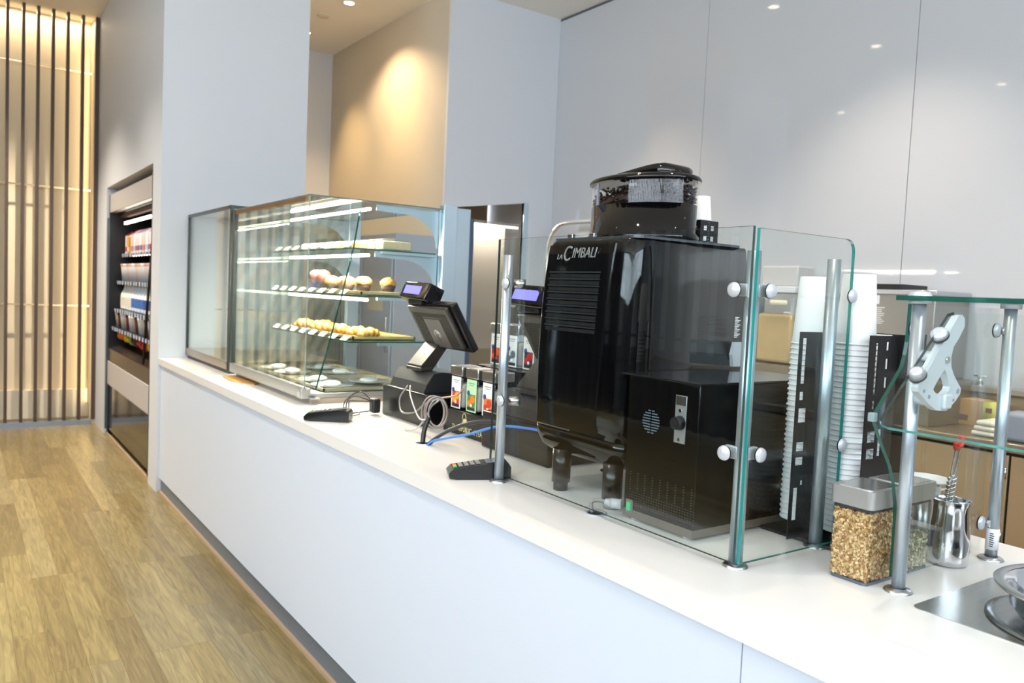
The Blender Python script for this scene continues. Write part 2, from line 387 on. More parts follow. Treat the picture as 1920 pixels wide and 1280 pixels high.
# ================================================================== COUNTER
c = thing('service_counter', 'long white counter front running from the pillar to the right edge', 'counter', (-2.6, 1.6, 0))
b = B(); b.box(XL+.004, -.926, 1.20, 1.24, .105, CT-.05); b.box(-.923, 1.6, 1.20, 1.24, .105, CT-.05); b.box(XL+.004, 1.6, 1.24, 2.15, .105, CT-.047)
b.build('front_panel', FRONT, c)
b = B(); b.box(XL+.004, 1.6, 1.212, 2.1, 0, .092, .006); b.build('toe_kick', mat('toe_metal', '7f8b98', .4, .5, noise=(60, .15)), c)
B().box(XL+.004, 1.6, 1.235, 2.1, .093, .105).build('painted_gap_shade', BLACKM, c)  # solid black strip painted as the shade under the front panel
B().box(XL+.004, 1.6, 1.196, 1.2115, 0, .014).build('floor_strip', mat('strip_tan', 'b39a80', .5), c, 'thin tan strip along the floor')
wt = B()
# worktop slab with the cut-out for the steel insert, front edge y=1.183
wt.prism(rrect(XL+.002, 1.6, 1.183, 2.175, .003, 2), 'z', CT-.045, CT)
tag(wt.build('countertop', COUNTER), 'long off-white stone countertop carrying the pastry case and glass guards', 'countertop')
i = thing('steel_insert', 'brushed steel plate let into the countertop at the right', 'plate', (-.4, 1.9, CT))
B().prism(rrect(-.79, .7, 1.53, 2.12, .018), 'z', CT+.0002, CT+.0016).build('plate', metal_streak('insert_steel', 'a9a9a4', 'c4c4be'), i)
for k in range(2):
    B().lathe([(.0005, .0003), (.075, .0003), (.12, .001), (.16, .005), (.178, .003), (.178, .001)], (-.546+.42*k, 1.722, CT+.0017), 40).build('well_ring', metal_streak('ring', '8f9396', 'a7abad'), i)

for k, (bx, by) in enumerate(((-.545, 1.715), (-.125, 1.715))):
    t = thing('steel_bowl', ['round polished steel bowl sitting in the steel plate at the right edge', 'round polished steel bowl beyond the right edge of the picture'][k], 'bowl', (bx, by, CT+.004))
    B().lathe([(.0001, .003), (.10, .003), (.125, .010), (.136, .025), (.140, .052), (.150, .060), (.163, .062), (.166, .066), (.162, .070), (.148, .068), (.134, .060), (.129, .03), (.11, .012), (.0001, .008)], (bx, by, CT+.0055), 56).build('basin', CHROME, t)
    B().lathe([(.147, .0685), (.162, .0705), (.1665, .067)], (bx, by, CT+.0055), 56).build('rim', STEEL, t)

# ================================================================== OPEN COOLER in the left wall
K = thing('open_cooler', 'tall open display cooler full of drinks and fruit set into the left wall', 'cooler', (-7.5, 1.6, 0))
DK = mat('cooler_black', '0c0c0e', .35)
X0, X1, YF = -8.6, -6.44, 1.20
b = B(); b.box(X0, X0+.05, YF, 1.98, .0, 2.32); b.box(X1-.045, X1, YF-.01, 1.98, .0, 2.33); b.box(X0, X1, 1.93, 1.98, 0, 2.32); b.box(X0, X1, YF+.05, 1.98, 2.14, 2.32); b.box(X0, X1, YF+.06, 1.95, .02, .5)
b.build('body', DK, K)
B().box(X1, X1+.025, YF-.012, 1.6, .0, 2.345).build('side_trim', mat('cooler_white', 'd5d3d8', .5), K)
B().box(X0+.05, X1-.045, YF, YF+.05, 2.15, 2.32, .003).build('header_panel', mat('cooler_panel', 'b9b4b2', .45), K)
B().box(X0+.05, X1-.045, YF+.08, YF+.12, 2.10, 2.15).build('header_trim', mat('cooler_brown', '4a2f27', .5), K)
for z, y in ((1.76, 1.30), (1.50, 1.26), (1.235, 1.24), (1.06, 1.22)):
    s = B().box(X0+.05, X1-.045, y, 1.93, z-.02, z).build('shelf', mat('cooler_shelf', '1b1c20', .4), K)
    bb = B()
    x = X0+.15
    while x < X1-.2: bb.box(x, x+.06, y-.004, y, z-.03, z+.004); x += .11 + .05*random.random()
    bb.build('price_strip', mat('tags', 'aeb6c6', .5), s)
for z, y, xa in ((2.03, 1.27, -8.2), (1.735, 1.31, -8.0)):
    l = B().box(xa, X1-.1, y, y+.02, z, z+.022).build('light_strip', mat('cooler_lamp', 'fffbe8', .5, emit=9), K)
B().prism([(1.215, .85), (1.93, 1.0), (1.93, .93), (1.26, .80), (1.215, .80)], 'x', X0+.05, X1-.045).build('fruit_bin', mat('bin_metal', '6a6058', .25, .8), K)
B().box(X0+.05, X1-.045, YF, YF+.04, .725, .85, .003).build('bin_front', mat('bin_front', '5d5349', .3, .8, noise=(5, .3)), K)
B().box(X0+.05, X1-.045, YF-.005, YF+.04, .50, .725, .004).build('lower_panel', MATS['cooler_panel'], K)
B().box(X0+.05, X1-.045, YF+.01, YF+.05, .06, .49).build('kick_panel', mat('cooler_kick', '2a211b', .08, .3), K)
B().box(X0, X1, YF-.012, YF, 0, .028).build('base_strip', MATS['strip_tan'], K)
B().box(X0+.01, X0+.05, YF-.02, YF, .06, 2.1).build('side_rail', mat('railblue', '56636f', .3, .6), K)
B().tube([(-6.72, 1.26, 2.12), (-6.78, 1.235, 1.5), (-6.83, 1.21, .86)], .011, 6, 1).build('door_rail', DK, K)
# products
def carton(w, d, h, top):
    q = B(); q.box(-w/2, w/2, -d/2, d/2, 0, h*.8); q.mi = 1
    q.mesh([(-w/2, -d/2, h*.8), (w/2, -d/2, h*.8), (w/2, d/2, h*.8), (-w/2, d/2, h*.8), (-w/2, 0, h), (w/2, 0, h)], [(0, 1, 5, 4), (2, 3, 4, 5), (1, 2, 5), (3, 0, 4)])
    q.mi = 2; q.box(-w/2-.001, w/2+.001, -d/2-.001, d/2+.001, h*.12, h*.32); return q
def bottle(r, h):
    q = B(); q.lathe([(.0001, 0), (r, 0), (r*1.02, .01), (r, h*.6), (r*.55, h*.8), (r*.4, h*.88), (r*.4, h*.9)], seg=14); return q
row = []
cols1 = [('ead2cf', 'b04f5a'), ('e8e6ea', '6a86b8'), ('f0c9b8', 'd67f60'), ('dfe4ec', 'a9c0dc')]
protos = {}
def put(name, lab, cat, grp, kind, hexes, x, y, z, size):
    key = (kind, hexes, size)
    if key not in protos:
        t = thing(name, lab, cat, (x, y, z), grp, True)
        if kind == 'carton':
            q = carton(size[0], size[0], size[1], 1); q.build('carton_body', [col(hexes[0]), col(hexes[1]), col(hexes[1])], t)
        elif kind == 'bottle':
            bottle(size[0], size[1]).build('bottle_body', col(hexes[0], .15), t)
            B().lathe([(size[0]*.42, size[1]*.9), (size[0]*.42, size[1]), (.0001, size[1])], seg=12).build('cap', col(hexes[2]), t)
            B().lathe([(size[0]*1.04, size[1]*.15), (size[0]*1.04, size[1]*.5)], seg=14).build('wrapper', col(hexes[1]), t)
        elif kind == 'cup':
            r, h = size; B().lathe([(.0001, 0), (r*.8, 0), (r, h*.9)], seg=14).build('cup_body', col(hexes[0]), t)
            B().lathe([(r*1.05, h*.88), (r*1.05, h), (.0001, h)], seg=14).build('lid', col(hexes[1]), t)
        protos[key] = t
        return t
    return dup(protos[key], (x, y, z), random.uniform(-.1, .1), lab, grp)
OF = ['leftmost']+ORD[1:13]+['rightmost']
n = 14; sp = (X1-.14-(X0+.14))/(n-1)
for k in range(n):
    x = X0+.14+sp*k
    if k == 1: put('juice_carton', 'single amber yellow carton on the cooler shelf below the lamp', 'carton', 'cartons on the top cooler shelf', 'carton', ('e0a32c', 'e8d9b0'), x, 1.37, 1.761, (.09, .2))
    else:
        h = cols1[k % 4]; nm = {'ead2cf': 'pink', 'e8e6ea': 'white and blue', 'f0c9b8': 'peach', 'dfe4ec': 'pale blue'}[h[0]]
        put('drink_carton', OF[k]+' carton from the left, '+nm+', on the top cooler shelf', 'carton', 'cartons on the top cooler shelf', 'carton', h, x, 1.38, 1.761, (.1, .22))
    h = [('efe6dc', 'c98c76'), ('e6ebf0', 'e9c9bb'), ('e9dad6', 'a77'+'f86')][k % 3]
    nm = {'efe6dc': 'cream', 'e6ebf0': 'white', 'e9dad6': 'rosy'}[h[0]]
    put('yogurt_tub', OF[k]+' tub from the left, '+nm+', on the second shelf of the open cooler', 'tub', 'tubs on the second cooler shelf', 'cup', h, x, 1.35, 1.501, (.062, .165))
    h = [('dfe8ef', '4a6cae', 'f3efe0'), ('eceae4', '3c5791', 'f3efe0'), ('f0ede2', 'd8d3c4', 'f6f0cf')][0 if 4 <= k <= 7 else (1 if k in (8, 9) else 2)]
    nm = 'blue banded' if h[1] != 'd8d3c4' else 'creamy white'
    put('milk_bottle', OF[k]+' bottle from the left, '+nm+', on the third shelf of the open cooler', 'bottle', 'bottles on the third cooler shelf', 'bottle', h, x, 1.34, 1.236, (.05, .235))
    h = [('b9aea0', '5d3530', 'd9d2c2'), ('6c2f2a', 'a8481f', '2a2a30'), ('c7ccd2', '6d7076', 'e6e2d2')][k % 3]
    nm = {'b9aea0': 'beige', '6c2f2a': 'dark red', 'c7ccd2': 'grey'}[h[0]]
    put('snack_pot', OF[k]+' small pot from the left, '+nm+', on the fourth shelf of the open cooler', 'pot', 'pots on the fourth cooler shelf', 'cup', (h[0], h[2]), x, 1.30, 1.061, (.055, .14))
fr = [('orange', 'e8761c', 3), ('banana', 'f2cf28', 4), ('red_apple', 'b01a1c', 4), ('dark_plum', '4a1420', 2), ('lemon', 'd8c81e', 5)]
order = ['orange']*3+['banana']*4+['green_pear']*2+['dark_plum']*3+['red_apple']*5+['lemon']*5
fp = {}
for k, nm in enumerate(order):
    x = X0+.16+(X1-X0-.32)*k/(len(order)-1)
    for row_ in range(2):
        y = 1.30+.13*row_; z = .87+ (y-1.215)*.21+.03
        if nm not in fp:
            if nm == 'banana':
                q = B(); q.tube([(-.09, 0, .02), (-.05, .0, -.01), (0, 0, -.02), (.05, 0, -.01), (.09, 0, .025)], [.008, .014, .02, .022, .022, .02, .014, .007], 8, 4)
                o = q.build('banana', col('f2cf28', .4))
            else:
                hx = {'orange': 'e8761c', 'green_pear': '8f9a2a', 'dark_plum': '4a1420', 'red_apple': 'b01a1c', 'lemon': 'd8c81e'}[nm]
                o = B().ball((0, 0, 0), .045, sz=.95 if nm != 'lemon' else 1.1, seg=14).build(nm, col(hx, .3))
            fp[nm] = o
        else: o = fp[nm].copy(); C.objects.link(o)
        word = nm.replace('_', ' ')
        tag(o, word+', '+(OF[:1]+ORD[1:])[k]+' fruit from the left in the '+('front' if row_ == 0 else 'back')+' row of the cooler bin', word.split()[-1], word+'s in the '+('front' if row_ == 0 else 'back')+' fruit row')
        o.location = (x+random.uniform(-.02, .02), y, z+.012+random.uniform(0, .02)); o.rotation_euler = (random.uniform(-.3, .3), 0, random.uniform(-.5, .5))

# ================================================================== GLASS HELPERS
def sheet_y(b, x0, x1, z0, z1, y, t=.01, r=0):   # pane facing +-Y
    b.prism(rrect(x0, x1, z0, z1, r) if r else [(x0, z0), (x1, z0), (x1, z1), (x0, z1)], 'y', y, y+t, side_mi=1); return b
def sheet_x(b, y0, y1, z0, z1, x, t=.01, r=0):
    b.prism(rrect(y0, y1, z0, z1, r) if r else [(y0, z0), (y1, z0), (y1, z1), (y0, z1)], 'x', x, x+t, side_mi=1); return b

# ================================================================== SMALL PASTRY CASE (left)
T = thing('glass_display_case', 'smaller dark edged empty glass case against the pillar, left of the pastry case', 'display case', (-5.6, 1.75, CT))
DE = mat('case_dark_edge', '2a3434', .3)
b = B(); sheet_y(b, -6.10, -5.015, 1.03, 2.0, 1.373, .008); b.build('front_pane', [GL, DE], T)
b = B(); sheet_x(b, 1.38, 2.1, 1.03, 2.0, -5.023, .008); b.build('side_pane', [GL, DE], T)
b = B(); b.prism([(-6.10, 1.373), (-5.015, 1.373), (-5.015, 2.1), (-6.10, 2.1)], 'z', 2.0, 2.008, side_mi=1); b.build('top_pane', [GL, DE], T)
b = B(); b.box(-5.028, -5.008, 1.366, 1.386, 1.0, 2.01); b.box(-6.108, -6.09, 1.366, 1.386, 1.0, 2.01); b.box(-6.10, -5.01, 1.366, 1.382, 1.992, 2.012); b.box(-5.026, -5.01, 1.38, 2.1, 1.992, 2.012)
b.build('frame', DE, T)
b = B(); b.box(-6.10, -5.01, 1.366, 2.1, 1.0, 1.05, .003); b.build('base_rail', mat('case_bronze', 'a08f7d', .3, .7), T)
B().box(-6.10, -5.02, 1.38, 2.1, CT, 1.0).build('plinth', mat('plinth_shadow', '2b2725', .5), T)  # dark tone painted for the shadow line under this case
B().box(-6.08, -5.04, 1.45, 2.0, 1.12, 1.125).build('shelf', GL, T)

# ================================================================== PASTRY CASE
T = thing('pastry_case', 'large lit glass pastry case with three shelves of baked goods', 'display case', (-4.3, 1.75, CT))
XA, XR = -4.94, -3.682
EDGEP = mat('glass_edge_pale', 'a9bcb8', .15, 0, 0, .5, trans=.5)
b = B(); sheet_y(b, XA, XR, 1.05, 1.972, 1.366, .006); b.build('front_pane', [GL, EDGEP], T)
b = B(); sheet_x(b, 1.372, 2.09, 1.03, 1.972, XR-.006, .006); b.build('side_pane', [GL, EDGEP], T)
B().box(XA-.006, XA+.03, 1.362, 1.384, 1.0, 1.975).build('corner_strip', DE, T)
b = B(); sheet_x(b, 1.374, 2.09, 1.03, 1.972, XA, .008); b.build('side_pane', [GL, DE], T)
b = B(); b.prism([(XA, 1.366), (XR, 1.366), (XR, 2.12), (XA, 2.12)], 'z', 1.972, 1.978, side_mi=1); b.build('top_pane', [GL, mat('top_edge_grey', '5d6a68', .2)], T)
B().box(XA, XR-.05, 1.366, 1.40, 1.95, 1.972).build('top_trim', mat('case_top_brown', '8a6a4c', .4, .3), T)
prof = [(1.425, 1.04), (1.475, 1.22), (1.541, 1.487), (1.60, 1.75), (1.627, 1.93)]
b = B()
for (ya, za), (yb, zb) in zip(prof[:-1], prof[1:]):
    b.prism([(ya, za), (yb, zb), (yb+.007, zb), (ya+.007, za)], 'x', XA+.02, XR-.012)
b.build('slanted_pane', GL, T)
b = B()
for (ya, za), (yb, zb) in zip(prof[:-1], prof[1:]):
    b.prism([(ya, za), (yb, zb), (yb+.008, zb), (ya+.008, za)], 'x', XR-.012, XR-.0095)
b.build('pane_edge', EDGED, T)
b = B(); b.box(XA, XR, 1.360, 1.385, 1.0, 1.055, .003); b.build('base_rail', mat('rail_silver', 'b9babb', .32, .8), T)
b = B(); b.box(XA, XR, 1.385, 2.12, 1.0, 1.022); b.build('base_frame', STEEL, T)
b = B(); b.box(XA+.01, XR+.012, 1.40, 2.1, CT, 1.0); b.build('plinth', mat('plinth_beige', 'ab9a88', .4), T)
b = B(); b.box(XR-.055, XR+.004, 1.352, 1.40, 1.0, 1.05, .003); b.cyl((XR-.03, 1.352, 1.025), (XR-.03, 1.348, 1.025), .006); b.cyl((XR-.012, 1.352, 1.012), (XR-.012, 1.348, 1.012), .004)
b.box(XR-.02, XR+.05, 1.39, 1.43, 1.0, 1.008); b.build('end_clamp', STEEL, T)
for x in (XA+.0, XR-.03): B().box(x, x+.05, 2.09, 2.17, CT, 2.0, .003).build('rear_post', mat('post_blue_steel', 'bfd0da', .35, .75), T)
BR = MATS['post_blue_steel']
def bracket(zt, y0, x):
    q = B(); pts = [(y0, zt), (y0, zt-.03), (y0+.12, zt-.035)]
    pts += [(2.08-.20+.20*math.sin(a), zt-.035-.16+.16*math.cos(a)) for a in [PI/2*i/8 for i in range(9)]]
    pts += [(2.09, zt-.2), (2.09, zt)]
    return q.prism(pts, 'x', x, x+.004)
for zt in (1.968, 1.735):
    for x in (XR-.04, XA+.04): bracket(zt, 1.73, x).build('bracket', BR, T)
for z, y0 in ((1.735, 1.60), (1.50, 1.585), (1.268, 1.60)):
    b = B(); b.prism([(XA+.03, y0), (XR-.02, y0), (XR-.02, 2.07), (XA+.03, 2.07)], 'z', z, z+.008, side_mi=1); sh = b.build('shelf', [GL, EDGED], T)
    B().box(XR-.04, XR-.018, y0+.16, 2.075, z-.014, z).build('shelf_rail', BR, sh)
    b = B()
    for k in range(8):
        x = XA+.10+k*.15; b.prism([(y0-.012, z+.010), (y0-.014, z+.012), (y0+.012, z+.034), (y0+.014, z+.032)], 'x', x, x+.07)
    b.build('ticket_holder', mat('acrylic_white', 'f4f4f0', .2), sh)
for z in (1.945, 1.712, 1.485):
    B().cyl((XA+.03, 1.71, z), (XR-.07, 1.71, z), .008, seg=10).build('light_tube', mat('case_lamp', 'fff4dc', .5, emit=16), T)
for z in (1.94, 1.705, 1.478):
    l = bpy.data.lights.new('case_light', 'AREA'); l.shape = 'RECTANGLE'; l.size = 1.15; l.size_y = .03; l.energy = 34 if z > 1.5 else 14; l.color = lin('fff2da')[:3]
    o = bpy.data.objects.new('case_light', l); o.location = (-4.32, 1.715, z-.014); C.objects.link(o)
# deck trays
def tray(x0, x1, y0, y1, z, hx, lab, rgh=.25, metal=.7):
    q = B(); q.prism(rrect(x0, x1, y0, y1, .01), 'z', z, z+.004)
    for a in ((x0, x1, y0, y0+.008), (x0, x1, y1-.008, y1), (x0, x0+.008, y0, y1), (x1-.008, x1, y0, y1)): q.box(*a, z, z+.018)
    return tag(q.build('serving_tray', mat('tray_'+hx, hx, rgh, metal)), lab, 'tray')
tray(-4.9, -4.3, 1.48, 2.03, 1.023, 'e9ddc0', 'left steel tray on the floor of the pastry case')
tray(-4.27, -3.72, 1.48, 2.03, 1.023, 'e9ddc0', 'right steel tray on the floor of the pastry case')
pl = thing('white_plate', 'x', 'plate', (0, 0, 0), 'white plates on the floor of the pastry case', True)
B().lathe([(.0001, .004), (.07, .004), (.105, .014), (.108, .017), (.07, .008), (.0001, .007)], seg=28).build('plate_rim', mat('porcelain', 'fbfbf8', .15), pl)
B().ball((0, 0, .02), .05, 1, 1, .3, 14, .03).build('pastry_piece', mat('icing', 'fffaf0', .5), pl)
spots = [(-4.75, 1.60, 'nearest the left front corner'), (-4.5, 1.60, 'left of centre at the front'), (-4.1, 1.60, 'right of centre at the front'), (-3.86, 1.58, 'in the front right corner'),
         (-4.7, 1.86, 'in the back left corner'), (-4.42, 1.86, 'behind centre'), (-3.98, 1.84, 'in the back right corner')]
for k, (x, y, w) in enumerate(spots):
    lb = 'white plate with an iced cake '+w+' of the case floor'
    if k == 0: pl.location = (x, y, 1.028); pl['label'] = lb
    else: dup(pl, (x, y, 1.028), random.random(), lb)
# shelf trays
tray(-4.88, -4.32, 1.68, 2.02, 1.509, 'e2dbc8', 'left tray on the middle shelf of the pastry case')
tray(-4.29, -3.76, 1.68, 2.02, 1.509, 'd2c090', 'right tray under the muffins on the middle shelf')
tray(-4.88, -4.40, 1.66, 2.02, 1.277, 'e6e2d8', 'left tray on the lowest shelf of the pastry case')
tray(-4.37, -3.80, 1.66, 2.02, 1.277, 'ecd99a', 'right golden tray under the croissants')
tray(-4.88, -4.35, 1.70, 2.02, 1.744, 'd8d6d0', 'left tray on the top shelf of the pastry case')
# muffins
def muffin(seed):
    rg = random.Random(seed); t = thing('muffin', 'x', 'muffin', (0, 0, 0), 'muffins on the middle shelf', True)
    q = B(); q.lathe([(.0001, 0), (.030, 0), (.040, .036), (.037, .036)], seg=24); q.build('paper_case', mat('case_paper', '2e1f1c', .7), t)
    q = B(); q.ball((0, 0, .044), .042, 1, 1, .72, 26, .11, rg); q.build('muffin_top', mat('muffin_crust', 'c88a44', .8, noise=(45, .8)), t)
    return t
m0 = muffin(3)
mpos = [(-4.32, 1.75), (-4.21, 1.78), (-4.10, 1.75), (-3.99, 1.79), (-3.885, 1.75), (-3.82, 1.86)]
words = ['leftmost', 'second', 'third', 'fourth', 'rightmost front', 'rearmost']
for k, (x, y) in enumerate(mpos):
    lb = words[k]+' golden muffin in dark paper on the middle shelf'
    if k == 0: m0.location = (x, y, 1.529); m0['label'] = lb
    else: dup(m0, (x, y, 1.529), k, lb)
for k, x in enumerate((-4.50, -4.42)):
    tag(B().ball((0, 0, 0), .045, 1, 1, .85, 14, .05).build('berry_bun', mat('berry', ['7c4038', 'c88f86'][k], .6)), ['dark red berry bun left of the muffins', 'pink iced bun beside the muffins'][k], 'bun')
bb_ = [o for o in bpy.data.objects if o.name.startswith('berry_bun')]
for o, x in zip(bb_, (-4.55, -4.44)): o.location = (x, 1.745, 1.56)
# croissants
def croissant():
    q = B(); pts = []; R_ = []
    for i_ in range(25):
        t = i_/24; a = (t-.5)*2.3; pts.append((.07*math.sin(a), -.05*(1-math.cos(a)), 0)); R_.append((.006+.028*math.sin(PI*t)**.7)*(.80+.32*abs(math.sin(t*PI*4.5))))
    q.tube(pts, R_, 12, 1); return q.build('croissant', mat('croissant_crust', 'd8963c', .45, noise=(28, .6)))
c0 = croissant()
cpos = [(-4.36, 1.74), (-4.235, 1.76), (-4.11, 1.74), (-3.985, 1.77), (-3.87, 1.76), (-4.7, 1.74), (-4.82, 1.78), (-4.58, 1.78), (-4.64, 1.86), (-4.49, 1.75)]
wd = ['leftmost', 'second', 'middle', 'fourth', 'rightmost']
for k, (x, y) in enumerate(cpos):
    o = c0 if k == 0 else c0.copy()
    if k: C.objects.link(o)
    o.location = (x, y, 1.315); o.rotation_euler = (PI/2, .1*math.sin(k), PI*.42+.3*math.sin(k*2.1)); o.scale = (.9, -.75 if k < 0 else .75, 1.15)
    if k < 5: tag(o, wd[k]+' croissant of the golden tray on the lowest shelf', 'croissant', 'croissants on the golden tray')
    else: tag(o, ['front', 'leftmost', 'right of centre', 'back', 'rightmost'][k-5]+' pastry of the left tray on the lowest shelf', 'pastry', 'pastries on the left lowest tray')
# packed sandwiches on the top shelf
pk = [('sandwich_box', 'e2a44a'), ('sandwich_box', '415a5c'), ('sandwich_box', 'b5713a'), ('salad_box', '7f7d5c'), ('sandwich_box', 'd9b98c'), ('sandwich_box', 'd7c49c')]
nm = ['yellow filled', 'dark teal labelled', 'brown', 'green leafy', 'pale tan', 'beige']
for k, (n_, hx) in enumerate(pk):
    x = -4.28+k*.105; t = thing(n_, nm[k]+' packed lunch box on the top shelf of the pastry case', 'lunch box', (x, 1.84, 1.744), 'packed boxes on the top shelf')
    B().box(x-.045, x+.045, 1.77, 1.93, 1.745, 1.79, .006).build('filling', mat('fill_'+hx, hx, .6, noise=(50, .3)), t)
    B().box(x-.049, x+.049, 1.765, 1.935, 1.7445, 1.80, .006).build('clear_box', GLJ, t)
for k in range(4):
    x = -4.82+k*.13; tag(B().box(x-.05, x+.05, 1.76, 1.92, 1.763, 1.80, .015).build('wrapped_roll', mat('roll_'+str(k), ['e8e2d2', 'd9c7a8', 'c99a8c', 'efe9dc'][k], .5, noise=(30, .2))), ['cream', 'tan', 'rosy', 'white'][k]+' wrapped roll on the top shelf, left half', 'roll', 'wrapped rolls on the top shelf')
# brown napkin board under the case front
tag(B().prism([(-4.86, 1.30), (-4.62, 1.285), (-4.44, 1.36), (-4.5, 1.42), (-4.86, 1.42)], 'z', CT, CT+.006).build('wooden_board', mat('board', 'b98a4c', .5)), 'thin brown wooden board poking out under the pastry case', 'board')

# ================================================================== CASH REGISTERS
def register(tagw):
    T = thing('cash_register', tagw, 'cash register', (-3.1, 1.8, CT))
    B().box(-3.307, -2.897, 1.60, 2.0, CT, 1.113, .006).build('cash_drawer', BLACKS, T)
    q = B(); q.prism([(1.615, 1.114), (1.63, 1.150), (1.662, 1.195), (1.70, 1.20), (1.86, 1.185), (1.90, 1.114)], 'x', -3.265, -2.945)
    q.build('printer_housing', mat('housing', '2c2c2e', .35), T)
    q = B(); q.prism([(1.645, 1.198), (1.645, 1.222), (1.79, 1.385), (1.825, 1.375), (1.70, 1.20)], 'x', -3.155, -3.03); q.box(-3.16, -3.025, 1.64, 1.70, 1.197, 1.213, .004)
    nk = q.build('stand_arm', mat('arm', '35302d', .35), T)
    # tilted screen, built flat facing -Y then leaned
    R_ = Matrix.Translation((-2.99, 1.70, 1.40)) @ Matrix.Rotation(math.radians(31), 4, 'X')
    def L(q): return q.xf(R_)
    q = B(); q.box(-.19, .19, .0, .035, -.125, .105, .008); L(q).build('screen_bezel', BLACKS, T)
    q = B(); q.box(-.175, .165, -.018, .0, -.10, .098, .006); bk = L(q).build('back_cover', mat('backcover', '37332f', .4), T)
    q = B()
    for i_ in range(24):
        z = -.085+i_*.0065
        q.box(-.15, -.075, -.0195, -.018, z, z+.003); q.box(.075, .14, -.0195, -.018, z, z+.003)
        if z > .045: q.box(-.075, .075, -.0195, -.018, z, z+.003)
    L(q).build('vent_lines', mat('ventblack', '15130f', .5), bk)
    q = B(); q.box(-.07, .07, -.021, -.018, -.1, .042, .001); L(q).build('badge_plate', mat('badgeplate', '59534d', .4), bk)
    q = B(); q.lathe([(.0001, -.001), (.026, -.001), (.026, 0), ], (.0, -.0225, -.035), 28, 'y'); L(q).build('badge_disc', mat('badge_silver', 'c9c6c0', .3, .5), bk)
    text('badge_letters', 'hp', .042, R_ @ Matrix.Translation((0, -.0245, -.035)) @ Matrix.Rotation(PI/2, 4, 'X'), mat('badge_dark', '5e574f', .4), bk, .0006, .25)
    q = B(); q.box(-3.15, -3.03, 1.632, 1.66, 1.485, 1.51, .004); q.build('display_bracket', BLACKM, T)
    R2 = Matrix.Translation((-3.09, 1.645, 1.537)) @ Matrix.Rotation(math.radians(-22), 4, 'X') @ Matrix.Rotation(math.radians(2), 4, 'Y')
    q = B(); q.box(-.12, .12, -.02, .06, -.037, .043, .007); q.xf(R2); cdp = q.build('customer_display', BLACK, T)
    q = B(); q.box(-.088, .062, -.0215, -.019, -.016, .022); q.xf(R2); q.build('blue_screen', mat('blue_lcd', '6f6df0', .4, emit=1.1), cdp, 'lit blue display window')
    return T
r1 = register('black cash register with tilted screen and hp badge beside the pastry case')
r2 = dup(r1, (-3.1+.83, 1.81, CT), label='black cash register partly hidden behind the coffee machine, blue display showing')
# cables at the register
def cable(name, pts, r, hx, lab, parent=None):
    o = B().tube(pts, r, 8, 7).build(name, mat('cable_'+hx, hx, .4), parent)
    return tag(o, lab, 'cable') if parent is None else o
g = thing('cable_grommet', 'round white cable hole in the countertop in front of the register', 'grommet', (-2.6, 1.43, CT))
B().lathe([(.034, .0), (.034, .003), (.026, .003), (.026, .001)], (-2.60, 1.43, CT), 28).build('ring', mat('grommet_white', 'e9e6e0', .4), g)
B().lathe([(.0001, .001), (.026, .001)], (-2.60, 1.43, CT), 28).build('opening', mat('hole_dark', '20201f', .8), g)
cable('network_cable', [(-2.565, 1.43, CT+.0), (-2.54, 1.44, CT+.02), (-2.46, 1.46, 1.02), (-2.38, 1.50, 1.045), (-2.28, 1.55, 1.085), (-2.15, 1.57, 1.10), (-2.03, 1.60, 1.10)], .0045, '3f7fd6', 'bright blue network cable rising from the counter hole towards the coffee machine')
cable('power_cable', [(-2.57, 1.435, CT), (-2.53, 1.47, 1.02), (-2.47, 1.52, 1.06), (-2.39, 1.56, 1.085), (-2.30, 1.59, 1.09)], .0075, '2f2c2a', 'thick black cable arching from the counter hole over the tea stand')
cable('cable_sleeve', [(-2.60, 1.43, CT), (-2.61, 1.44, 1.02), (-2.615, 1.46, 1.07)], .0095, '1d1b1a', 'short black sleeve standing in the counter hole holding grey wires')
bn = thing('wire_bundle', 'coiled bundle of grey and copper wires hanging in front of the register', 'wires', (-2.7, 1.52, CT))
def wire(pts, hx, nm='wire'): B().tube(pts, .0035, 6, 6).build(nm, mat('cable_'+hx, hx, .35, .2), bn)
for k, (dx, rr, hx) in enumerate(((-.010, .052, '8f8a86'), (.0, .047, 'a58a7c'), (.012, .050, '8f8a86'), (.02, .043, '99948f'))):
    cc = Vector((-2.715+dx*.57, 1.545+dx*.82-.004*k, 1.07))
    wire([cc+Vector((.573, .82, 0))*rr*.85*math.cos(a)+Vector((0, 0, 1))*rr*1.25*math.sin(a) for a in [2*PI*i_/14 for i_ in range(15)]], hx)
wire([(-3.02, 1.58, 1.14), (-3.03, 1.55, 1.09), (-2.99, 1.53, 1.05), (-2.92, 1.51, 1.04), (-2.86, 1.53, 1.05), (-2.80, 1.54, 1.09), (-2.74, 1.55, 1.12)], '85817e')
wire([(-3.0, 1.58, 1.14), (-2.94, 1.55, 1.11), (-2.80, 1.50, 1.07), (-2.70, 1.47, 1.05), (-2.62, 1.455, 1.06)], 'a9a6a2')
wire([(-2.72, 1.57, 1.125), (-2.64, 1.59, 1.145), (-2.60, 1.60, 1.175)], 'b08878')
wire([(-2.70, 1.55, 1.12), (-2.74, 1.54, 1.09), (-2.77, 1.53, 1.04), (-2.82, 1.52, .99), (-2.86, 1.49, .98)], 'b7b3ae')
b = B().box(-3.30, -3.255, 1.53, 1.57, CT+.01, CT+.075, .008); t = b.build('power_adapter', BLACKM)
tag(t, 'small black power adapter leaning on the left of the register', 'adapter')
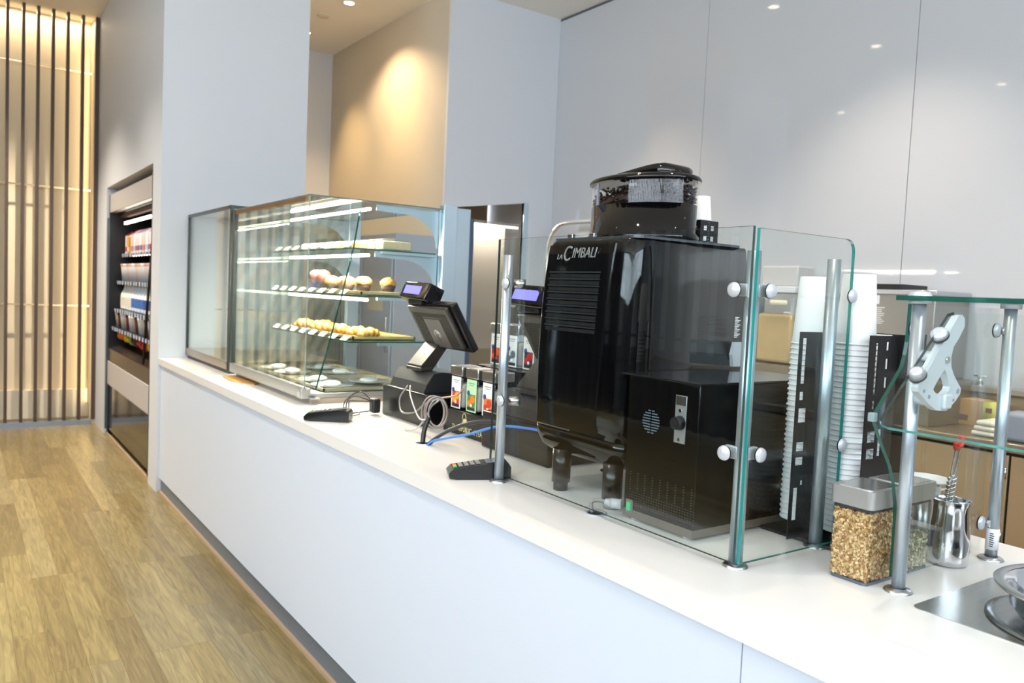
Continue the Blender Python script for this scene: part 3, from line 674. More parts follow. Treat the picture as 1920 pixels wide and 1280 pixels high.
for k in range(3):
    cable('looped_cord', [(-3.28+.0*k, 1.54, CT+.06), (-3.33, 1.50-.02*k, CT+.10-.02*k), (-3.40+.02*k, 1.46, CT+.05), (-3.36+.03*k, 1.44, CT+.006), (-3.29, 1.46, CT+.012), (-3.27, 1.52, CT+.02)], .0028, '1a1714', ['outer', 'middle', 'inner'][k]+' loop of thin dark cord left of the register')
cable('terminal_cord', [(-3.17, 1.40, CT+.02), (-3.20, 1.44, CT+.02), (-3.27, 1.47, CT+.016), (-3.32, 1.50, CT+.01)], .0022, '4a3620', 'thin brown cord from the left card terminal to the power adapter')

# ---- card terminals
def terminal():
    t = thing('card_terminal', 'x', 'card terminal', (0, 0, 0), None, True)
    q = B(); q.prism([(-.095, .004), (-.098, .018), (-.085, .032), (-.02, .043), (.05, .052), (.088, .050), (.095, .04), (.095, .006), (.06, .0), (-.07, .0)], 'x', -.04, .04)
    bmesh.ops.bevel(q.bm, geom=[e for e in q.bm.edges if abs(e.verts[0].co.x-e.verts[1].co.x) < 1e-5], offset=.004, segments=2, affect='EDGES')
    q.build('housing', BLACKS, t)
    nrm = math.atan2(.011, .065)
    def on(x0, x1, y0, y1, h): # pad lying on the sloping top
        def z(y): return .032+(y+.085)*(.011/.065) if y < -.02 else .043+(y+.02)*(.009/.07)
        q = B(); q.mesh([(x0, y0, z(y0)+.001), (x1, y0, z(y0)+.001), (x1, y1, z(y1)+.001), (x0, y1, z(y1)+.001), (x0, y0, z(y0)+h), (x1, y0, z(y0)+h), (x1, y1, z(y1)+h), (x0, y1, z(y1)+h)], [(4, 5, 6, 7), (0, 1, 5, 4), (1, 2, 6, 5), (2, 3, 7, 6), (3, 0, 4, 7)]); return q
    on(-.028, .028, .02, .075, .003).build('screen', mat('grey_lcd', '6f7678', .15), t)
    for k, hx in enumerate(('d8301c', 'f0b428', '2fae4e')):
        on(-.026+.018*k, -.012+.018*k, -.082, -.072, .004).build('key', col(hx, .4), t, ['red', 'yellow', 'green'][k]+' key')
    for r_ in range(4):
        for k in range(3): on(-.026+.018*k, -.012+.018*k, -.065+.018*r_, -.053+.018*r_, .0035).build('key', mat('keygrey', '8b8782', .5), t)
    return t
t1 = terminal(); t1.location = (-3.2, 1.30, CT); t1.rotation_euler = (0, 0, -.62)
t1['label'] = 'black card terminal lying on the counter below the pastry case corner'
dup(t1, (-2.06, 1.335, CT), -.42, 'black card terminal lying on the counter beside the left post of the guard')

# ================================================================== TEA STAND
T = thing('tea_stand', 'black stepped stand with gold lettering carrying tea jars', 'stand', (-2.64, 1.75, CT))
b = B(); b.box(-2.83, -2.47, 1.65, 1.80, CT, 1.072, .003); b.box(-2.83, -2.47, 1.80, 1.98, CT, 1.247, .003); b.build('body', BLACKS, T)
GOLD = mat('gold_print', 'd8cf8e', .45)
text('lettering', 'The REPUBLIC of TEA', .030, face_y(-2.645, 1.6488, 1.003), GOLD, T, .0004, sx=.8)
b = B(); b.lathe([(.0001, -.0006), (.0135, -.0006), (.0135, 0)], (-2.665, 1.6494, 1.034), 24, 'y'); b.tube([(-2.678, 1.649, 1.045), (-2.676, 1.649, 1.062), (-2.665, 1.649, 1.067), (-2.655, 1.649, 1.060), (-2.653, 1.649, 1.046)], .0015, 6, 4)
b.box(-2.654, -2.648, 1.6485, 1.6495, 1.036, 1.046)
b.build('teapot_emblem', GOLD, T)
def tea(x, y, z, bg, a, c2, lab):
    t = thing('tea_jar', lab, 'jar', (x, y, z), 'square glass tea jars on the black stand')
    B().box(x-.042, x+.042, y, y+.085, z+.001, z+.135, .008).build('glass_body', GLJ, t)
    B().box(x-.034, x+.034, y+.008, y+.077, z+.006, z+.105, .01).build('tea_bags', mat('teabag', 'd9d6cc', .8, noise=(40, .25)), t)
    B().box(x-.046, x+.046, y-.004, y+.089, z+.136, z+.176, .004).build('lid', STEEL, t)
    q = B(); q.box(x-.036, x+.036, y-.0025, y-.001, z+.004, z+.132)
    lb = q.build('paper_label', mat('lb_'+bg, bg, .6), t)
    q = B(); q.box(x-.028, x+.028, y-.0032, y-.0025, z+.022, z+.074); q.build('picture', mat('lp_'+a, a, .6, noise=(60, .2)), lb)
    q = B(); q.ball((x+.010, y-.0032, z+.055), .018, 1, .05, .9, 12); q.ball((x-.012, y-.0032, z+.038), .015, 1, .05, .8, 12); q.build('fruit_drawing', mat('lf_'+c2, c2, .6), lb)
    q = B(); q.box(x-.028, x+.028, y-.0036, y-.0025, z+.010, z+.022); q.build('dark_band', col('23242c'), lb)
    q = B(); q.lathe([(.0001, -.0006), (.010, -.0006), (.010, 0)], (x-.020, y-.0036, z+.078), 16, 'y'); q.build('blue_badge', col('2a4a8c'), lb)
    q = B(); q.lathe([(.0001, -.0006), (.007, -.0006), (.007, 0)], (x+.002, y-.004, z+.03), 16, 'y'); q.build('white_dot', PAPER, lb)
    q = B(); q.box(x-.022, x+.022, y-.003, y-.0025, z+.116, z+.119); q.box(x-.016, x+.016, y-.003, y-.0025, z+.108, z+.1105); q.build('print_line', col('8a8a86'), lb)
    return t
for k, a in enumerate((('f2f2ea', 'd8401c', 'f0a020', 'tea jar with a white label and orange fruit, leftmost of the lower step'), ('bfe6b4', '5f8a34', 'ef8426', 'tea jar with a light green label, middle of the lower step'), ('f2f2ea', 'e0872c', 'd03c2c', 'tea jar with a white label behind the guard post on the lower step'))):
    tea(-2.76+.118*k, 1.665, 1.0725, *a)
for k, a in enumerate((('f0eee4', '9c1a14', 'f05a1c', 'tea jar with a red picture, leftmost of the upper step'), ('f0f0ea', 'd6dde0', '5a6a6c', 'tea jar with a pale picture of dark leaves on the upper step'), ('f0eee4', '4a3a3c', 'c8202c', 'tea jar with a dark picture and red fruit, right end of the upper step'))):
    tea(-2.775+.118*k, 1.86, 1.2475, *a)

# ================================================================== COFFEE MACHINE
MX0, MX1 = -1.965, -1.553
T = thing('coffee_machine', 'big glossy black espresso machine standing behind the glass guard', 'coffee machine', (-1.76, 1.68, CT))
def loft(levels, r, xa, xb, yb, n=7):
    # levels: (z, yfront, inset)
    q = B(); rings = []
    for z, yf, ins in levels:
        a0, a1 = xa+ins, xb-ins; ring = [(a0, yb, z)]
        ring += [(a0+r-r*math.cos(t), yf+r-r*math.sin(t), z) for t in [PI/2*i_/n for i_ in range(n+1)]]
        ring += [(a1-r+r*math.sin(t), yf+r-r*math.cos(t), z) for t in [PI/2*i_/n for i_ in range(n+1)]]
        ring += [(a1, yb, z)]; rings.append(ring)
    m_ = len(rings[0]); vs = [p for rg in rings for p in rg]
    fs = [(i_*m_+j, i_*m_+(j+1) % m_, (i_+1)*m_+(j+1) % m_, (i_+1)*m_+j) for i_ in range(len(rings)-1) for j in range(m_)]
    q.mesh(vs, fs, True); q.mesh(vs, [tuple(range(m_)), tuple(range((len(rings)-1)*m_, len(rings)*m_))]); return q
lv = [(1.16, 1.456, 0), (1.25, 1.452, 0), (1.38, 1.452, 0), (1.50, 1.455, .001), (1.60, 1.462, .003), (1.67, 1.470, .007), (1.705, 1.477, .011), (1.715, 1.483, .016)]
loft(lv, .045, MX0, MX1, 1.93).build('body', BLACK, T)
loft([(1.075, 1.52, .03), (1.08, 1.50, .02), (1.10, 1.475, .008), (1.13, 1.462, .002), (1.157, 1.458, 0)], .045, MX0, MX1, 1.90).build('lower_shroud', BLACK, T)
# raised back panel following the body profile
def yp(z):
    for (za, ya, _), (zb, yb_, _) in zip(lv[:-1], lv[1:]):
        if za <= z <= zb: return ya+(yb_-ya)*(z-za)/(zb-za)
    return lv[-1][1]
q = B(); zs = [1.165+i_*(1.70-1.165)/20 for i_ in range(21)]; vs = []; 
for z in zs:
    xr = -1.635-.03*(1-(z-1.165)/.535)**1.5; y_ = yp(z)-.004
    vs += [(-1.925, y_, z), (xr, y_, z), (xr+.004, y_+.005, z), (-1.929, y_+.005, z)]
q.mesh(vs, [(i_*4+j, i_*4+j+1, i_*4+j+5, i_*4+j+4) for i_ in range(20) for j in (0, 1)]+[(i_*4+3, i_*4+0, i_*4+4, i_*4+7) for i_ in range(20)]+[(80, 81, 82, 83), (0, 3, 2, 1)], False)
pn = q.build('back_panel', mat('panel_black', '0b0b0d', .12), T)
q = B()
for i_ in range(9):
    z = 1.618-i_*.0195
    y_ = yp(z)-.004
    q.box(-1.905, -1.675, y_-.004, y_+.001, z-.0002, z+.0040)
q.build('louvre', mat('louvre_grey', '2b2d30', .35), pn)
q = B(); 
for i_ in range(9):
    z = 1.612-i_*.0195; y_ = yp(z)-.0045; q.box(-1.903, -1.677, y_-.0004, y_+.001, z-.008, z+.002)
q.build('louvre_slot', mat('slot', '020203', .7), pn)
SIL = mat('logo_silver', 'd6d6d6', .25, .7)
text('maker_lettering', 'LA', .021, face_y(-1.868, 1.4635, 1.664), SIL, pn, .0012, .35)
text('maker_lettering', 'C', .062, face_y(-1.836, 1.4635, 1.672), SIL, pn, .0012, .35, sx=.8)
text('maker_lettering', 'IMBALI', .042, face_y(-1.758, 1.4635, 1.674), SIL, pn, .0012, .35, sx=.85)
B().cyl((-1.943, 1.452, 1.565), (-1.943, 1.462, 1.565), .009, seg=14).build('screw', DGREY, T)
for k, (x, y) in enumerate(((-1.825, 1.475), (-1.60, 1.475), (-1.84, 1.86), (-1.60, 1.86))):
    q = B(); q.cyl((x, y, 1.0), (x, y, 1.10), .028, seg=20); q.build('leg', BLACKS, T); 
    B().cyl((x, y, CT), (x, y, 1.0), .022, seg=20).build('foot', STEEL if k else BLACKM, T)
B().prism(rrect(MX0+.02, MX1-.012, 1.49, 1.92, .03), 'z', 1.715, 1.722).build('top_plate', mat('top_grey', '6a6d72', .15, .6), T)
q = B(); q.box(MX1-.0, MX1+.003, 1.54, 1.545, 1.36, 1.70); q.build('side_seam', BLACKM, T)
q = B()
for i_ in range(14): q.box(MX1, MX1+.001, 1.885, 1.885+.012+.006*(i_ % 3), 1.45+i_*.0045, 1.4525+i_*.0045)
q.build('printed_marks', PAPER, T)
q = B(); q.prism([(1.875, 1.365), (1.868, 1.40), (1.878, 1.437), (1.915, 1.437), (1.915, 1.365)], 'x', MX1, MX1+.012); q.build('side_handle', mat('pale_plastic', 'cfd6dc', .4), T)
for x, y in ((-1.90, 1.53), (-1.80, 1.53)): B().box(x-.012, x+.012, y-.006, y+.006, 1.722, 1.738, .002).build('top_clip', STEEL, T)
# hopper: rounded oblong
hc = (-1.765, 1.69)
def stad(hx, hy, n=44):
    pts = []
    for i_ in range(n):
        a = 2*PI*i_/n; ca, sa = math.cos(a), math.sin(a); e = 2/2.05
        pts.append((hc[0]+hx*math.copysign(abs(ca)**e, ca), hc[1]+hy*math.copysign(abs(sa)**e, sa)))
    return pts
def stadloft(levels, cap0=True, cap1=True, m=BLACK):
    q = B(); rg = [[(x, y, z) for x, y in stad(hx, hy)] for z, hx, hy in levels]; m_ = len(rg[0]); vs = [p for r_ in rg for p in r_]
    q.mesh(vs, [(i_*m_+j, i_*m_+(j+1) % m_, (i_+1)*m_+(j+1) % m_, (i_+1)*m_+j) for i_ in range(len(rg)-1) for j in range(m_)], True)
    if cap0: q.mesh(rg[0], [tuple(range(m_))])
    if cap1: q.mesh(rg[-1], [tuple(range(m_))])
    return q
hop = stadloft([(1.7225, .195, .130), (1.735, .196, .131), (1.745, .186, .122), (1.825, .186, .122)]).build('hopper', BLACK, T)
stadloft([(1.825, .186, .122), (1.892, .184, .120)], False, False).build('clear_wall', GLJ, hop)
stadloft([(1.892, .194, .130), (1.898, .196, .132), (1.906, .190, .126), (1.912, .172, .110)]).build('lid', BLACK, hop)
q = B(); vs = []
ln0 = [(-.155, .905), (-.125, .919), (-.06, .929), (.0, .935), (.07, .942), (.12, .943), (.155, .931), (.17, .905)]
ln = []
for i_ in range(22):
    dx = -.155+.325*i_/21
    for (xa, za), (xb, zb) in zip(ln0[:-1], ln0[1:]):
        if xa <= dx <= xb+1e-6: dz = za+(zb-za)*(dx-xa)/(xb-xa)
    ln.append((dx, dz))
for dx, dz in ln:
    w = .062*math.sqrt(max(.06, 1-((dx-.0075)/.170)**4)); vs += [(hc[0]+dx, hc[1]-w, 1.0+dz-.006), (hc[0]+dx, hc[1]-w*.7, 1.0+dz), (hc[0]+dx, hc[1]+w*.7, 1.0+dz), (hc[0]+dx, hc[1]+w, 1.0+dz-.006), (hc[0]+dx, hc[1]+w*.9, 1.9), (hc[0]+dx, hc[1]-w*.9, 1.9)]
q.mesh(vs, [(i_*6+j, i_*6+(j+1) % 6, (i_+1)*6+(j+1) % 6, (i_+1)*6+j) for i_ in range(21) for j in range(6)]+[(0, 1, 2, 3, 4, 5), (126, 127, 128, 129, 130, 131)], True)
q.build('lid_handle', BLACK, hop)
q = stadloft([(1.827, .165, .106), (1.852, .145, .100), (1.868, .105, .075)]); rg = random.Random(4)
for _ in range(1500):
    x = rg.uniform(-.16, .175); lim = .112*math.sqrt(max(.02, 1-(abs(x)/.182)**2.4))
    y = rg.uniform(-lim, lim); top = .048 if x > -.06 else max(.004, .048+(x+.06)*.40)
    z = 1.832+rg.uniform(0, top)
    q.ball((hc[0]+x, hc[1]+y*.96, z), .0055, 1.2, .8, .7, 6)
bo = q.build('coffee_beans', mat('beans', '24140f', .35), hop); bo['kind'] = 'stuff'
B().box(hc[0]-.078, hc[0]-.072, hc[1]-.116, hc[1]-.110, 1.826, 1.89).build('rib', mat('divider', '9a9aa8', .1, .1), hop)

# ---- milk cooler box
T = thing('milk_cooler', 'black perforated milk cooler box standing right of the espresso machine', 'cooler', (-1.4, 1.68, CT))
CX0, CX1, CY0, CY1 = -1.52, -1.278, 1.444, 1.93
B().box(CX0, CX1, CY0, CY1, 1.0, 1.352, .003).build('cabinet', mat('cooler_box', '09090a', .22, 0, 0, .3), T)
B().box(CX0-.03, CX1+.001, CY0-.0015, CY1, 1.352, 1.357, .001).build('top_sheet', mat('cooler_top', '1d1e22', .12, 0, 0, .6), T)
B().box(CX0+.0, CX1, CY0-.002, CY1, .982, 1.003, .001).build('base_skirt', mat('skirt', '6b6258', .35), T)
for x in (CX0+.03, CX1-.03):
    for y in (CY0+.02, CY1-.03): B().cyl((x, y, CT), (x, y, .984), .014).build('foot', mat('clearfoot', 'b8bcc0', .2), T)
q = B(); 
for i_ in range(9):
    z = 1.242-.028+i_*.007; h = math.sqrt(max(0, .03**2-(z-1.242)**2)); q.box(-1.435-h, -1.437, CY0-.001, CY0+.001, z-.0015, z+.0015); q.box(-1.433, -1.435+h, CY0-.001, CY0+.001, z-.0015, z+.0015)
q.build('fan_grille', mat('grille_blue', '8aa0b4', .3, .6), T)
pp = B().box(-1.353, -1.317, CY0-.0025, CY0, 1.205, 1.322, .0008).build('control_plate', mat('plate_alu', 'b4b6b6', .35, .6), T)
B().box(-1.351, -1.319, CY0-.003, CY0-.002, 1.298, 1.320).build('dark_label', col('3a332e'), pp)
B().cyl((-1.335, CY0-.022, 1.255), (-1.335, CY0-.002, 1.255), .015, .018, 24).build('knob', BLACKM, pp)
for z in (1.285, 1.214): B().cyl((-1.335, CY0-.005, z), (-1.335, CY0-.002, z), .0045, seg=12).build('screw', CHROME, pp)
q = B(); q.box(-1.507, -1.483, CY0-.004, CY0, .992, 1.028, .002); sw = q.build('power_switch', mat('switch_frame', '6a6c68', .3), T)
B().box(-1.501, -1.489, CY0-.007, CY0-.003, .999, 1.021, .001).build('green_rocker', mat('green_led', '17a860', .3, emit=.5), sw, 'green lit rocker')
q = B()
rg = random.Random(9)
for r_ in range(14):
    for k in range(26):
        x = CX0+.02+k*.0088; z = 1.015+r_*.0065
        if r_ < 6 or (k % 3 == 0 and r_ < 14): q.box(x, x+.0042, CY0-.0006, CY0, z, z+.002)
q.build('perforations', mat('perf', '3c3529', .5), T)
q = B(); q.cyl((-1.545, 1.425, 1.008), (-1.521, 1.44, 1.008), .013, .014, 16); q.cyl((-1.560, 1.417, 1.008), (-1.545, 1.425, 1.008), .009, .013, 16); q.build('cord_gland', mat('gland', 'b9bcbe', .4), T)
cable('machine_cord', [(-1.556, 1.419, 1.008), (-1.585, 1.410, 1.008), (-1.60, 1.402, .998), (-1.585, 1.395, .975)], .0055, '8a8580', 'grey cord curving from the milk cooler gland into the counter hole')
g = thing('cable_grommet', 'round dark cable hole in the countertop below the espresso machine', 'grommet', (-1.565, 1.395, CT))
B().lathe([(.030, .0), (.030, .003), (.022, .003), (.022, .001)], (-1.575, 1.398, CT), 28).build('ring', mat('grommet_grey', 'a9b0b6', .4), g)
B().lathe([(.0001, .001), (.022, .001)], (-1.575, 1.398, CT), 28).build('opening', MATS['hole_dark'], g)
t = thing('small_bottle', 'small chrome and blue bottle on the counter behind the machine leg', 'bottle', (-1.95, 1.78, CT))
B().cyl((-1.95, 1.78, CT), (-1.95, 1.78, CT+.09), .014).build('tube', CHROME, t); B().cyl((-1.95, 1.78, CT+.03), (-1.95, 1.78, CT+.06), .0145).build('label_band', col('e8ecf4'), t)
B().lathe([(.03, 0), (.03, .004), (.014, .01)], (-1.95, 1.78, CT), 20).build('foot', CHROME, t)

# ================================================================== LEFT GLASS GUARD
T = thing('glass_guard', 'clear glass sneeze guard on slim metal posts around the espresso machine', 'glass guard', (-1.6, 1.4, CT))
b = B(); sheet_y(b, -2.068, -1.102, .988, 1.716, 1.378, .008); b.build('front_pane', [GL, mat('edge_grey', '3c4a48', .2)], T)
b = B(); b.prism([(1.387, .988), (1.737, .988)]+[(1.737-.03+.03*math.cos(a), 1.712-.03+.03*math.sin(a)) for a in [PI/2*i_/6 for i_ in range(7)]]+[(1.387, 1.712)], 'x', -1.098, -1.090, side_mi=1)
b.build('side_pane', [GL, EDGE], T)
def post(x, y, z1, r=.0145):
    p = B().cyl((x, y, CT+.004), (x, y, z1), r, seg=28).build('post', ALU, T)
    B().lathe([(.028, 0), (.028, .002), (.024, .006), (r+.001, .008)], (x, y, CT), 28).build('base_flange', STEEL, p); return p
post(-1.985, 1.360, 1.665); post(-1.115, 1.404, 1.665, .0155); post(-1.118, 1.70, 1.665, .0155)
def clip(c_, axis, sgn, parent, arm=0, L_=.0):
    # round domed button with a rubber ring, axis direction sgn
    x, y, z = c_; nm = 'glass_clip'
    q = B(); pr = [(.0001, .006), (.010, .005), (.0155, .002), (.0165, -.002)]
    q.lathe([(r_, sgn*h) for r_, h in pr], c_, 24, axis); o = q.build(nm, SATIN, parent)
    q = B(); q.lathe([(.0168, -.002*sgn), (.0168, -.005*sgn), (.0001, -.005*sgn)], c_, 24, axis); q.build('rubber_ring', RUB, o); return o
for z in (1.580, 1.226):
    clip((-1.970, 1.342, z), 'y', -1, T)
    q = B(); q.cyl((-1.966, 1.372, z), (-1.945, 1.40, z), .013, .015, 20); q.build('clip_stub', STEEL, T)
    clip((-1.133, 1.384-.02, z), 'y', -1, T); clip((-1.081, 1.425, z), 'x', 1, T)
    q = B(); q.box(-1.150, -1.116, 1.387, 1.398, z-.014, z+.014, .002); q.box(-1.112, -1.099, 1.405, 1.437, z-.014, z+.014, .002); q.build('clip_arm', SATIN, T)
    clip((-1.080, 1.726, z), 'x', 1, T)

# ================================================================== CUP DISPENSERS
T = thing('cup_dispenser', 'black slotted sheet metal dispenser holding the tall stacks of white cups', 'cup dispenser', (-1.15, 1.82, CT))
BK = mat('sheet_black', '19191c', .35)
a = [(1.665, 1.68, 1.365, 1.475), (1.665, 1.68, 1.325, 1.345), (1.665, 1.695, 1.27, 1.305), (1.665, 1.695, 1.20, 1.222), (1.665, 1.695, 1.165, 1.185), (1.69, 1.70, 1.115, 1.127), (1.665, 1.682, 1.03, 1.11)]
B().holes('x', -1.1655, -1.1635, 1.652, 1.88, .985, 1.49, a).build('slotted_panel', BK, T)
a = [(1.775, 1.787, 1.35, 1.472), (1.775, 1.787, 1.315, 1.335), (1.82, 1.832, 1.455, 1.475), (1.82, 1.832, 1.41, 1.435), (1.82, 1.832, 1.365, 1.39), (1.765, 1.80, 1.235, 1.262), (1.765, 1.80, 1.195, 1.22), (1.81, 1.825, 1.20, 1.265), (1.785, 1.792, 1.115, 1.128), (1.81, 1.817, 1.118, 1.13)]
B().holes('x', -1.046, -1.043, 1.75, 1.87, .985, 1.49, a).build('slotted_panel', BK, T)
B().box(-1.28, -1.04, 1.70, 2.12, CT, .985, .002).build('base_plate', BK, T)
B().box(-1.165, -1.05, 1.965, 1.968, 1.0, 1.49).build('back_panel', BK, T)
B().box(-1.048, -1.0, 1.915, 1.918, 1.40, 1.496).build('rear_tab', BK, T)
def cup(h=.17, rb=.0375, rt=.048):
    t = thing('paper_cup', 'x', 'cup', (0, 0, 0), None, True)
    B().lathe([(.0001, h-.006), (rb-.002, h-.006), (rb-.001, h), (rb, h), (rt, .004)], seg=26).build('cup_wall', mat('cup_white', 'f3f3f2', .5), t)
    B().lathe([(rt, .0045), (rt+.0022, .004), (rt+.003, .002), (rt+.0022, .0), (rt, 0)], seg=26).build('rolled_rim', MATS['cup_white'], t)
    return t
cp = cup(); cp.location = (-1.216, 1.775, 1.456)
cp['label'] = 'top white paper cup of the stack left of the dark slotted panel'; cp['group'] = 'nested cups of the left stack'
def stack(x, y, ztop, step, n, name, first=None):
    for k in range(n):
        if k == 0 and first is not None: continue
        dup(cp, (x+random.uniform(-.0006, .0006), y+random.uniform(-.0006, .0006), ztop-k*step), None,
            ORD[k]+' white paper cup, counted from the top, of '+name, 'nested cups of '+name)
cp['group'] = 'nested cups of the left cup stack'
cp['label'] = 'topmost white paper cup, counted from the top, of the left cup stack'
stack(-1.216, 1.775, 1.456, .0131, 35, 'the left cup stack', cp)
stack(-1.111, 1.797, 1.464, .0131, 36, 'the middle cup stack')
stack(-1.145, 1.985, 1.318, .0131, 25, 'the right cup stack')
# small dispenser on top of the machine
T = thing('cup_dispenser', 'small black dispenser with square holes behind the bean hopper', 'cup dispenser', (-1.72, 1.88, 1.722))
hl = [(-1.735+.030*i_, -1.722+.030*i_, 1.737+.033*j, 1.755+.033*j) for i_ in range(2) for j in range(2)]
B().holes('y', 1.855, 1.858, -1.752, -1.681, 1.722, 1.800, [(-1.735, -1.72, 1.738, 1.753), (-1.71, -1.695, 1.738, 1.753), (-1.735, -1.72, 1.768, 1.783), (-1.71, -1.695, 1.768, 1.783)]).build('pierced_panel', BK, T)
B().box(-1.755, -1.675, 1.855, 1.927, 1.722, 1.725).build('base_plate', BK, T); B().holes('x', -1.684, -1.681, 1.858, 1.935, 1.725, 1.80, [(1.870, 1.886, 1.738, 1.753), (1.902, 1.918, 1.738, 1.753), (1.870, 1.886, 1.770, 1.785), (1.902, 1.918, 1.770, 1.785)]).build('side_panel', BK, T)
cs = B().lathe([(.0001, .07), (.021, .07), (.022, .075), (.0235, .075), (.0305, .003), (.0325, .002), (.0305, 0)], (0, 0, 0), 24).build('espresso_cup', MATS['cup_white'])
cs.location = (-1.713, 1.892, 1.801); tag(cs, 'small white paper cup upside down on top, right of the bean hopper', 'cup', 'small cups behind the hopper')
for k in range(1, 9):
    o = cs.copy(); C.objects.link(o); o.location = (-1.713, 1.892, 1.801-.0085*k); o['label'] = ORD[k]+' small white paper cup from the top in the pierced dispenser'; o['group'] = 'small cups behind the hopper'

# ================================================================== JARS, PITCHER
T = thing('cereal_jar', 'square clear jar of rolled oats with a brushed steel lid', 'jar', (-.93, 1.60, CT))
JX0, JX1, JY0, JY1 = -.985, -.892, 1.545, 1.665
# front corner nearest the camera is (JX1, JY0)
def jar(T, x0, x1, y0, y1, zt):
    B().prism(rrect(x0, x1, y0, y1, .012), 'z', CT+.003, zt-.045).build('glass_body', GLJ, T)
    B().prism(rrect(x0+.004, x1-.004, y0+.004, y1-.004, .01), 'z', CT, CT+.006).build('base', mat('jar_base', '5a6170', .1, .2), T)
    B().prism(rrect(x0+.003, x1-.003, y0+.003, y1-.003, .01), 'z', zt-.048, zt-.040).build('seal', mat('seal', '3a3a40', .3), T)
    q = B(); q.prism(rrect(x0-.003, x1+.003, y0-.003, y1+.003, .012), 'z', zt-.040, zt-.002); q.build('lid', mat('lid_steel', 'c6c5c2', .35, .75), T)
    B().prism(rrect(x0+.005, x1-.005, y0+.005, y1-.005, .01), 'z', zt-.002, zt).build('lid_top', mat('lid_top', 'cfcdc9', .22, .85), T)
jar(T, JX0, JX1, JY0, JY1, CT+.202)
rg = random.Random(11)
def flakes(x0, x1, y0, y1, z0, z1, n, m, parent, name, hue='d2ac74'):
    q = B(); q.box(x0+.004, x1-.004, y0+.004, y1-.004, z0, z1-.006)
    for _ in range(n):
        f = rg.random(); z = rg.uniform(z0, z1)
        if f < .38: x, y, nx = rg.uniform(x0, x1), y0+rg.uniform(0, .004), 0
        elif f < .72: x, y, nx = x1-rg.uniform(0, .004), rg.uniform(y0, y1), 1
        elif f < .86: x, y, nx = x0+rg.uniform(0, .004), rg.uniform(y0, y1), 1
        else: x, y, z, nx = rg.uniform(x0, x1), rg.uniform(y0, y1), z1-rg.uniform(0, .006), 2
        r_ = rg.uniform(.0028, .0052); q.mi = rg.randrange(3)
        R_ = Matrix.Translation((x, y, z)) @ Matrix.Rotation(rg.uniform(0, 6.3), 4, 'Y' if nx == 0 else 'X') @ Matrix.Rotation(rg.uniform(-.6, .6), 4, 'Z')
        pts = []
        for k in range(6):
            a = k*PI/3; u, v = r_*math.cos(a), r_*.72*math.sin(a)
            p = (u, rg.uniform(-.0008, .0008), v) if nx == 0 else ((rg.uniform(-.0008, .0008), u, v) if nx == 1 else (u, v, 0))
            pts.append(R_ @ Vector(p))
        q.mesh(pts, [(0, 1, 2, 3, 4, 5)])
    o = q.build(name, m, parent); o['kind'] = 'stuff'; return o
OATS = [mat('oat1', 'c9a168', .8), mat('oat2', 'e3c793', .8), mat('oat3', '9c7140', .8)]
o = flakes(JX0+.006, JX1-.006, JY0+.006, JY1-.006, CT+.008, CT+.150, 3600, OATS, None, 'rolled_oats')
tag(o, 'golden brown rolled oats filling the nearer square jar', 'oats', None, 'stuff')
T = thing('cereal_jar', 'square clear jar with a steel lid behind the oats jar, beside the steel pitcher', 'jar', (-.94, 1.75, CT))
jar(T, -.985, -.895, 1.685, 1.805, CT+.200)
o = flakes(-.979, -.901, 1.691, 1.799, CT+.008, CT+.085, 1300, [mat('gra1', 'b5a77e', .8), mat('gra2', 'd8c9a2', .8), mat('gra3', '7d6a48', .8)], None, 'granola')
tag(o, 'pale granola half filling the second square jar', 'granola', None, 'stuff')
T = thing('milk_pitcher', 'shiny steel pitcher with two long spoons beside the jars', 'pitcher', (-.895, 1.875, CT))
PC = (-.893, 1.875)
B().lathe([(.0001, 0), (.036, 0), (.042, .004), (.044, .015), (.0445, .05), (.042, .09), (.0395, .12), (.0395, .137), (.041, .149), (.0415, .150), (.040, .148), (.0385, .13), (.041, .09), (.043, .05), (.041, .006), (.0001, .004)], (*PC, CT), 44).build('vessel', CHROME, T)
B().tube([(PC[0]-.02, PC[1]+.036, CT+.125), (PC[0]-.03, PC[1]+.055, CT+.12), (PC[0]-.03, PC[1]+.058, CT+.08), (PC[0]-.02, PC[1]+.040, CT+.045)], .004, 8).build('handle', CHROME, T)
T = thing('steel_cup', 'plain steel cup just behind the second jar lid', 'cup', (-.965, 1.90, CT))
B().lathe([(.0001, 0), (.026, 0), (.027, .05), (.029, .165), (.0275, .165), (.025, .004), (.0001, .003)], (-.965, 1.905, CT), 32).build('vessel', STEEL, T)
for k, (dx, dz, lab) in enumerate(((-.012, 0, 'left twisted bar spoon with a red tip standing in the pitcher'), (.004, .008, 'right twisted bar spoon with a red tip standing in the pitcher'))):
    p0 = Vector((PC[0]-.012+dx*.4, PC[1]-.004, CT+.06)); p1 = Vector((PC[0]+.006+dx*.5, PC[1]+.006+.004*k, CT+.285+dz))
    T = thing('bar_spoon', lab, 'spoon', tuple(p0), 'bar spoons in the pitcher')
    d = (p1-p0); q = B(); q.tube([p0+d*t for t in (.5, .7, .98)], .0028, 8, 3)
    a = d.normalized().orthogonal(); b_ = d.normalized().cross(a)
    for ph in (0, PI): q.tube([p0+d*(i_/60)*.62+(a*math.cos(i_*.75+ph)+b_*math.sin(i_*.75+ph))*.0036 for i_ in range(61)], .0026, 6, 1)
    q.build('twisted_stem', CHROME, T)
    q = B(); q.cyl(p1-d*.08, p1+d*.012, .0065, .0085, 14); q.cyl(p1-d*.10, p1-d*.08, .0045, .0065, 14); q.build('red_tip', mat('red_tip', 'e03020', .35), T, 'red plastic tip')
